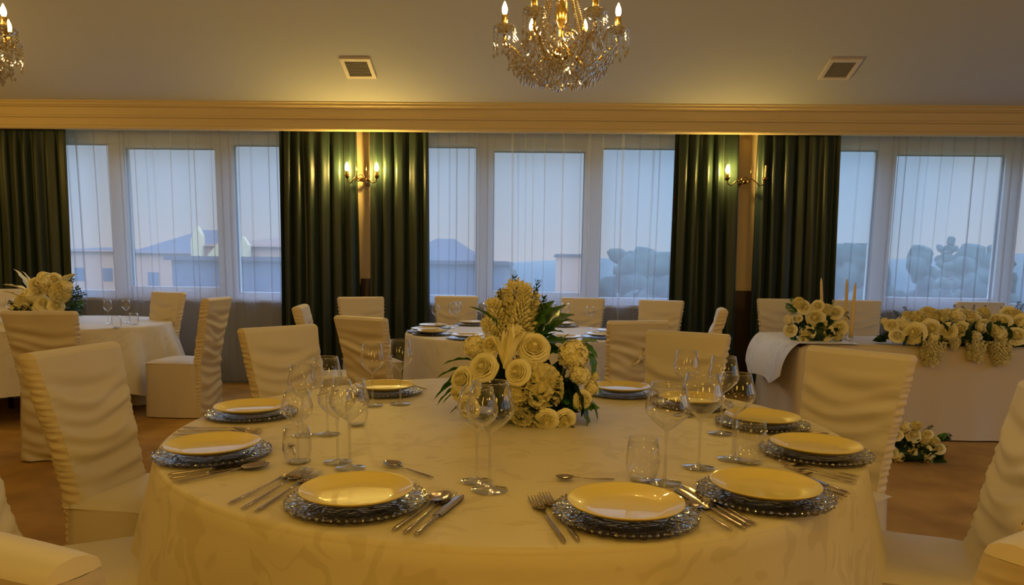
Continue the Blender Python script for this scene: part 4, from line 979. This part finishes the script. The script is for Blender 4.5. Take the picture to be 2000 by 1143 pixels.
# ================================================================ WALL LAMPS
def sconce(cx, cy, label, bulbs, px):
    """px: photo x of the arm ends"""
    Yb = YW-.03; b = at(cx, cy, 7.55); c = thing('wall_lamp', label, 'wall lamp', (b.x, YW-.02, b.z), 0, 'bronze wall lamps')
    Yf = 7.50-(YW-.02)
    MB().lathe([(.002, 0), (.035, 0), (.030, .012), (.014, .02), (.012, .27), (.02, .285), (.002, .29)], 20, Matrix.Rotation(pi/2, 4, 'X')).build('backplate', bronze, c)
    mb = MB()
    for s in (-1, 1):
        mb.tube([(s*(.025+.030*t*cos(t*6.5)), Yf+.02, .012+.034*t*sin(t*6.5)) for t in [i/16 for i in range(17)]], .005, 7)
    mb.tube([(-.045, Yf, .0), (-.03, Yf, .035), (0, Yf, .05), (.03, Yf, .035), (.045, Yf, .0)], .005, 7)
    mb.build('scroll', bronze, c)
    for x, lit in zip(px, bulbs):
        e = at(x, cy, 7.50).x-b.x; s = 1 if e > 0 else -1; e = abs(e)
        pts = [(s*.02, Yf, .0), (s*e*.35, Yf, .030), (s*e*.55, Yf, .0), (s*e*.75, Yf, -.035), (s*e*.95, Yf, -.02), (s*e, Yf, .02)]
        arm = MB().tube(pts, [.006, .0065, .0065, .0065, .006, .005], 8).build('arm', bronze, c)
        T0 = Matrix.Translation((s*e, Yf, 0))
        MB().lathe([(.002, .01), (.012, .012), (.024, .03), (.028, .045), (.020, .042), (.010, .03)], 18, T0).build('cup', bronze, arm)
        if lit:
            MB().lathe([(.002, .03), (.015, .032), (.017, .085), (.002, .088)], 14, T0).build('candle_tube', brass, arm)
            MB().lathe([(.0005, .085), (.010, .088), (.019, .105), (.020, .12), (.015, .145), (.007, .162), (.001, .172)], 14, T0).build('bulb', bulb_s, arm)
        else:
            MB().lathe([(.002, .03), (.010, .032), (.010, .165), (.002, .168)], 14, T0).build('candle_tube', wax, arm)
    for dx in ((-.045, .055) if all(bulbs) else (.06,)):
        MB().tube([(dx, Yf+.01, .03), (dx, Yf+.01, .18)], .0045, 8).build('rod', brass, c)
sconce(707, 352, 'bronze wall lamp with two lit bulbs between the green curtains', (1, 1), (678, 736))
sconce(1452, 357, 'bronze wall lamp with one lit bulb and one bare candle tube', (1, 0), (1420, 1494))
# dark folder board standing behind the far chair, in front of the pier
p = at(716, 575, YW-.06)
o = MB().box((-.06, -.012, -.20), (.06, .012, .17)).build('dark_panel', wain_m); o.location = (p.x, YW-.055, p.z); tag(o, 'dark board on the pier below the two-bulb wall lamp, beside the curtain', 'board')

# ================================================================ OUTSIDE
def om(name, c): return mat(name, c, .95)
grass_m = vary(om('far_field', (.2, .3, .1)), .05, (.11, .17, .08), (.17, .22, .12)); hill_m = vary(om('far_hill', (.2, .25, .3)), .04, (.07, .10, .12), (.12, .15, .15))
roof_m = om('roof_tiles', (.09, .085, .11)); wallo = om('render_wall', (.55, .32, .22)); wallw = om('white_gable', (.68, .54, .32)); roofo = om('orange_roof', (.24, .13, .09)); grayo = om('grey_building', (.11, .13, .19))
treeo = vary(om('tree_leaves', (.1, .15, .12)), .6, (.04, .07, .07), (.08, .11, .10))
GZ = -4.0
o = MB().box((-140, 9.5, GZ-1), (140, 210, GZ)).build('ground_outside', grass_m, None, False); o['kind'] = 'structure'
def hill(name, pts, Y, depth, m):
    mb = MB(); n = len(pts)
    P = [at(x, y, Y) for x, y in pts]
    mb.grid(lambda u, v: (lambda i: (P[i].x, Y+depth*(v-.5)*2, GZ+(P[i].z-GZ)*cos((v-.5)*pi)**.6 if 0 < v < 1 else GZ))(round(u*(n-1))), n-1, 10)
    o = mb.build(name, m); o['kind'] = 'structure'
hill('hills', [(-400, 500), (0, 492), (250, 488), (500, 500), (850, 515), (1000, 512), (1150, 505), (1300, 503), (1450, 495), (1640, 500), (1700, 508), (1900, 500), (2100, 490), (2500, 500)], 120, 20, hill_m)
def house(name, label, pts_l, pts_r, ytop, yeave, ybase, Y, D, wm, rm, gable_x=None):
    """gabled house: ridge runs along x from the gable"""
    xl, xr = at(pts_l, yeave, Y).x, at(pts_r, yeave, Y).x; ze = at((pts_l+pts_r)/2, yeave, Y).z; zr = at((pts_l+pts_r)/2, ytop, Y).z
    o = thing(name, label, 'house', ((xl+xr)/2, Y+D/2, GZ), 0, 'houses beyond the windows'); w = (xr-xl)/2
    MB().box((-w, -D/2, 0), (w, D/2, ze-GZ)).build('wall', wm, o, False)
    g = 0 if gable_x is None else at(gable_x, yeave, Y).x-(xl+xr)/2
    z0, z1 = ze-GZ, zr-GZ; ov = .25
    mb = MB(); mb.add([(-w-ov, -D/2-ov, z0-.1), (w+ov, -D/2-ov, z0-.1), (w+ov, D/2+ov, z0-.1), (-w-ov, D/2+ov, z0-.1), (g-w*.25, 0, z1), (g+w*.25, 0, z1)],
        [(0, 1, 5, 4), (1, 2, 5), (2, 3, 4, 5), (3, 0, 4), (3, 2, 1, 0)]); mb.build('roof', rm, o, False)
    for i in range(3):
        x = -w*.6+i*w*.6; MB().box((x-.3, -D/2-.03, z0-1.9), (x+.3, -D/2+.05, z0-1.1)).build('window', grayo, o, False)
    return o
house('house', 'grey roofed house with a long slope behind the side table voile', 262, 440, 440, 492, 560, 38, 10, wallo, roof_m, 335)
house('house', 'orange walled house beside the big green curtain', 395, 600, 452, 478, 560, 34, 8, wallo, roofo, 560)
house('house', 'low pale house far behind the left voile', 60, 245, 480, 488, 560, 44, 8, wallo, roof_m)
house('house', 'house with a peaked roof at the edge of the middle window', 775, 935, 460, 510, 560, 36, 8, wallo, roof_m, 850)
for (x0, y0, x1, y1, Y, lab) in ((372, 442, 392, 470, 33.6, 'sunlit white gable wall left of the orange house'), (405, 475, 440, 506, 33.4, 'pale sunlit garage front before the orange house'), (460, 462, 484, 506, 33.4, 'pale chimney wall beside the curtain edge')):
    a, b = at(x0, y1, Y), at(x1, y0, Y)
    o = thing('gable_wall', lab, 'building', ((a.x+b.x)/2, Y, GZ)); w = (b.x-a.x)/2; h = b.z-GZ
    MB().add([(-w, 0, 0), (w, 0, 0), (w, 0, h-.4), (w*.2, 0, h), (-w, 0, h-.6), (-w, .35, 0), (w, .35, 0), (w, .35, h-.4), (w*.2, .35, h), (-w, .35, h-.6)], [(0,1,2,3,4), (9,8,7,6,5), (1,6,7,2), (2,7,8,3), (3,8,9,4), (4,9,5,0)]).build('wall', wallw, o, False)
def flat_building(x0, x1, ytop, Y, D, label, m=grayo):
    a, b = at(x0, ytop, Y), at(x1, ytop, Y); o = thing('flat_roofed_building', label, 'building', ((a.x+b.x)/2, Y+D/2, GZ)); w = (b.x-a.x)/2
    MB().box((-w, -D/2, 0), (w, D/2, a.z-GZ)).build('wall', m, o, False); MB().box((-w-.15, -D/2-.15, a.z-GZ), (w+.15, D/2+.15, a.z-GZ+.12)).build('roof', roof_m, o, False)
flat_building(335, 640, 508, 20, 5, 'flat grey building below the orange house')
flat_building(790, 985, 515, 24, 5, 'flat grey building in the middle window below the peaked roof')
flat_building(1090, 1150, 500, 45, 5, 'small flat building beyond the middle window panes', wallo)
def tree(px, ytop, Y, r, label, tall=1.0, seed=1):
    rn = random.Random(seed); t = at(px, ytop, Y); o = thing('tree', label, 'tree', (t.x, Y, GZ), 0, 'trees beyond the windows'); h = t.z-GZ
    MB().tube([(0, 0, 0), (0, 0, h*.7)], [r*.14, r*.07], 8).build('trunk', wain_m, o)
    mb = MB()
    for i in range(26):
        a = rn.uniform(0, 6.28); el = rn.random(); rr = r*(1-el*.75)*rn.random()**.5; mb.ball((rr*cos(a), rr*sin(a), h*(.35+.60*el)-r*.1*tall*0), r*rn.uniform(.22, .42), 8, 5, (1, 1, 1.0))
    for v in range(len(mb.v)):
        p = Vector(mb.v[v]); q = noise.noise_vector(p*1.4)*r*.16; mb.v[v] = (p.x+q.x, p.y+q.y, min(h, p.z+q.z))
    mb.build('crown', treeo, o)
for i, (px, yt, Y, r, lab) in enumerate(((1218, 486, 50, 2.0, 'rounded tree seen through the blue part of the middle window'), (1262, 482, 60, 2.4, 'second rounded tree nearer the lit curtain edge'), (1290, 492, 42, 1.5, 'small tree behind the lit curtain edge'),
        (1650, 476, 48, 3.2, 'broad tree beside the unlit green curtain'), (1800, 478, 50, 1.7, 'tree left of the two slim cypresses'), (1842, 460, 48, .6, 'slimmer cypress of the pair'), (1862, 452, 43, .8, 'taller cypress of the pair'), (1905, 476, 52, 2.4, 'wide tree right of the cypresses'), (1950, 478, 60, 2.2, 'tree at the edge of the end window'), (980, 512, 60, 2.4, 'low tree behind the flower plumes'), (20, 480, 56, 3, 'tree behind the curtain at the side table'))):
    tree(px, yt, Y, r, lab, 1, i+1)
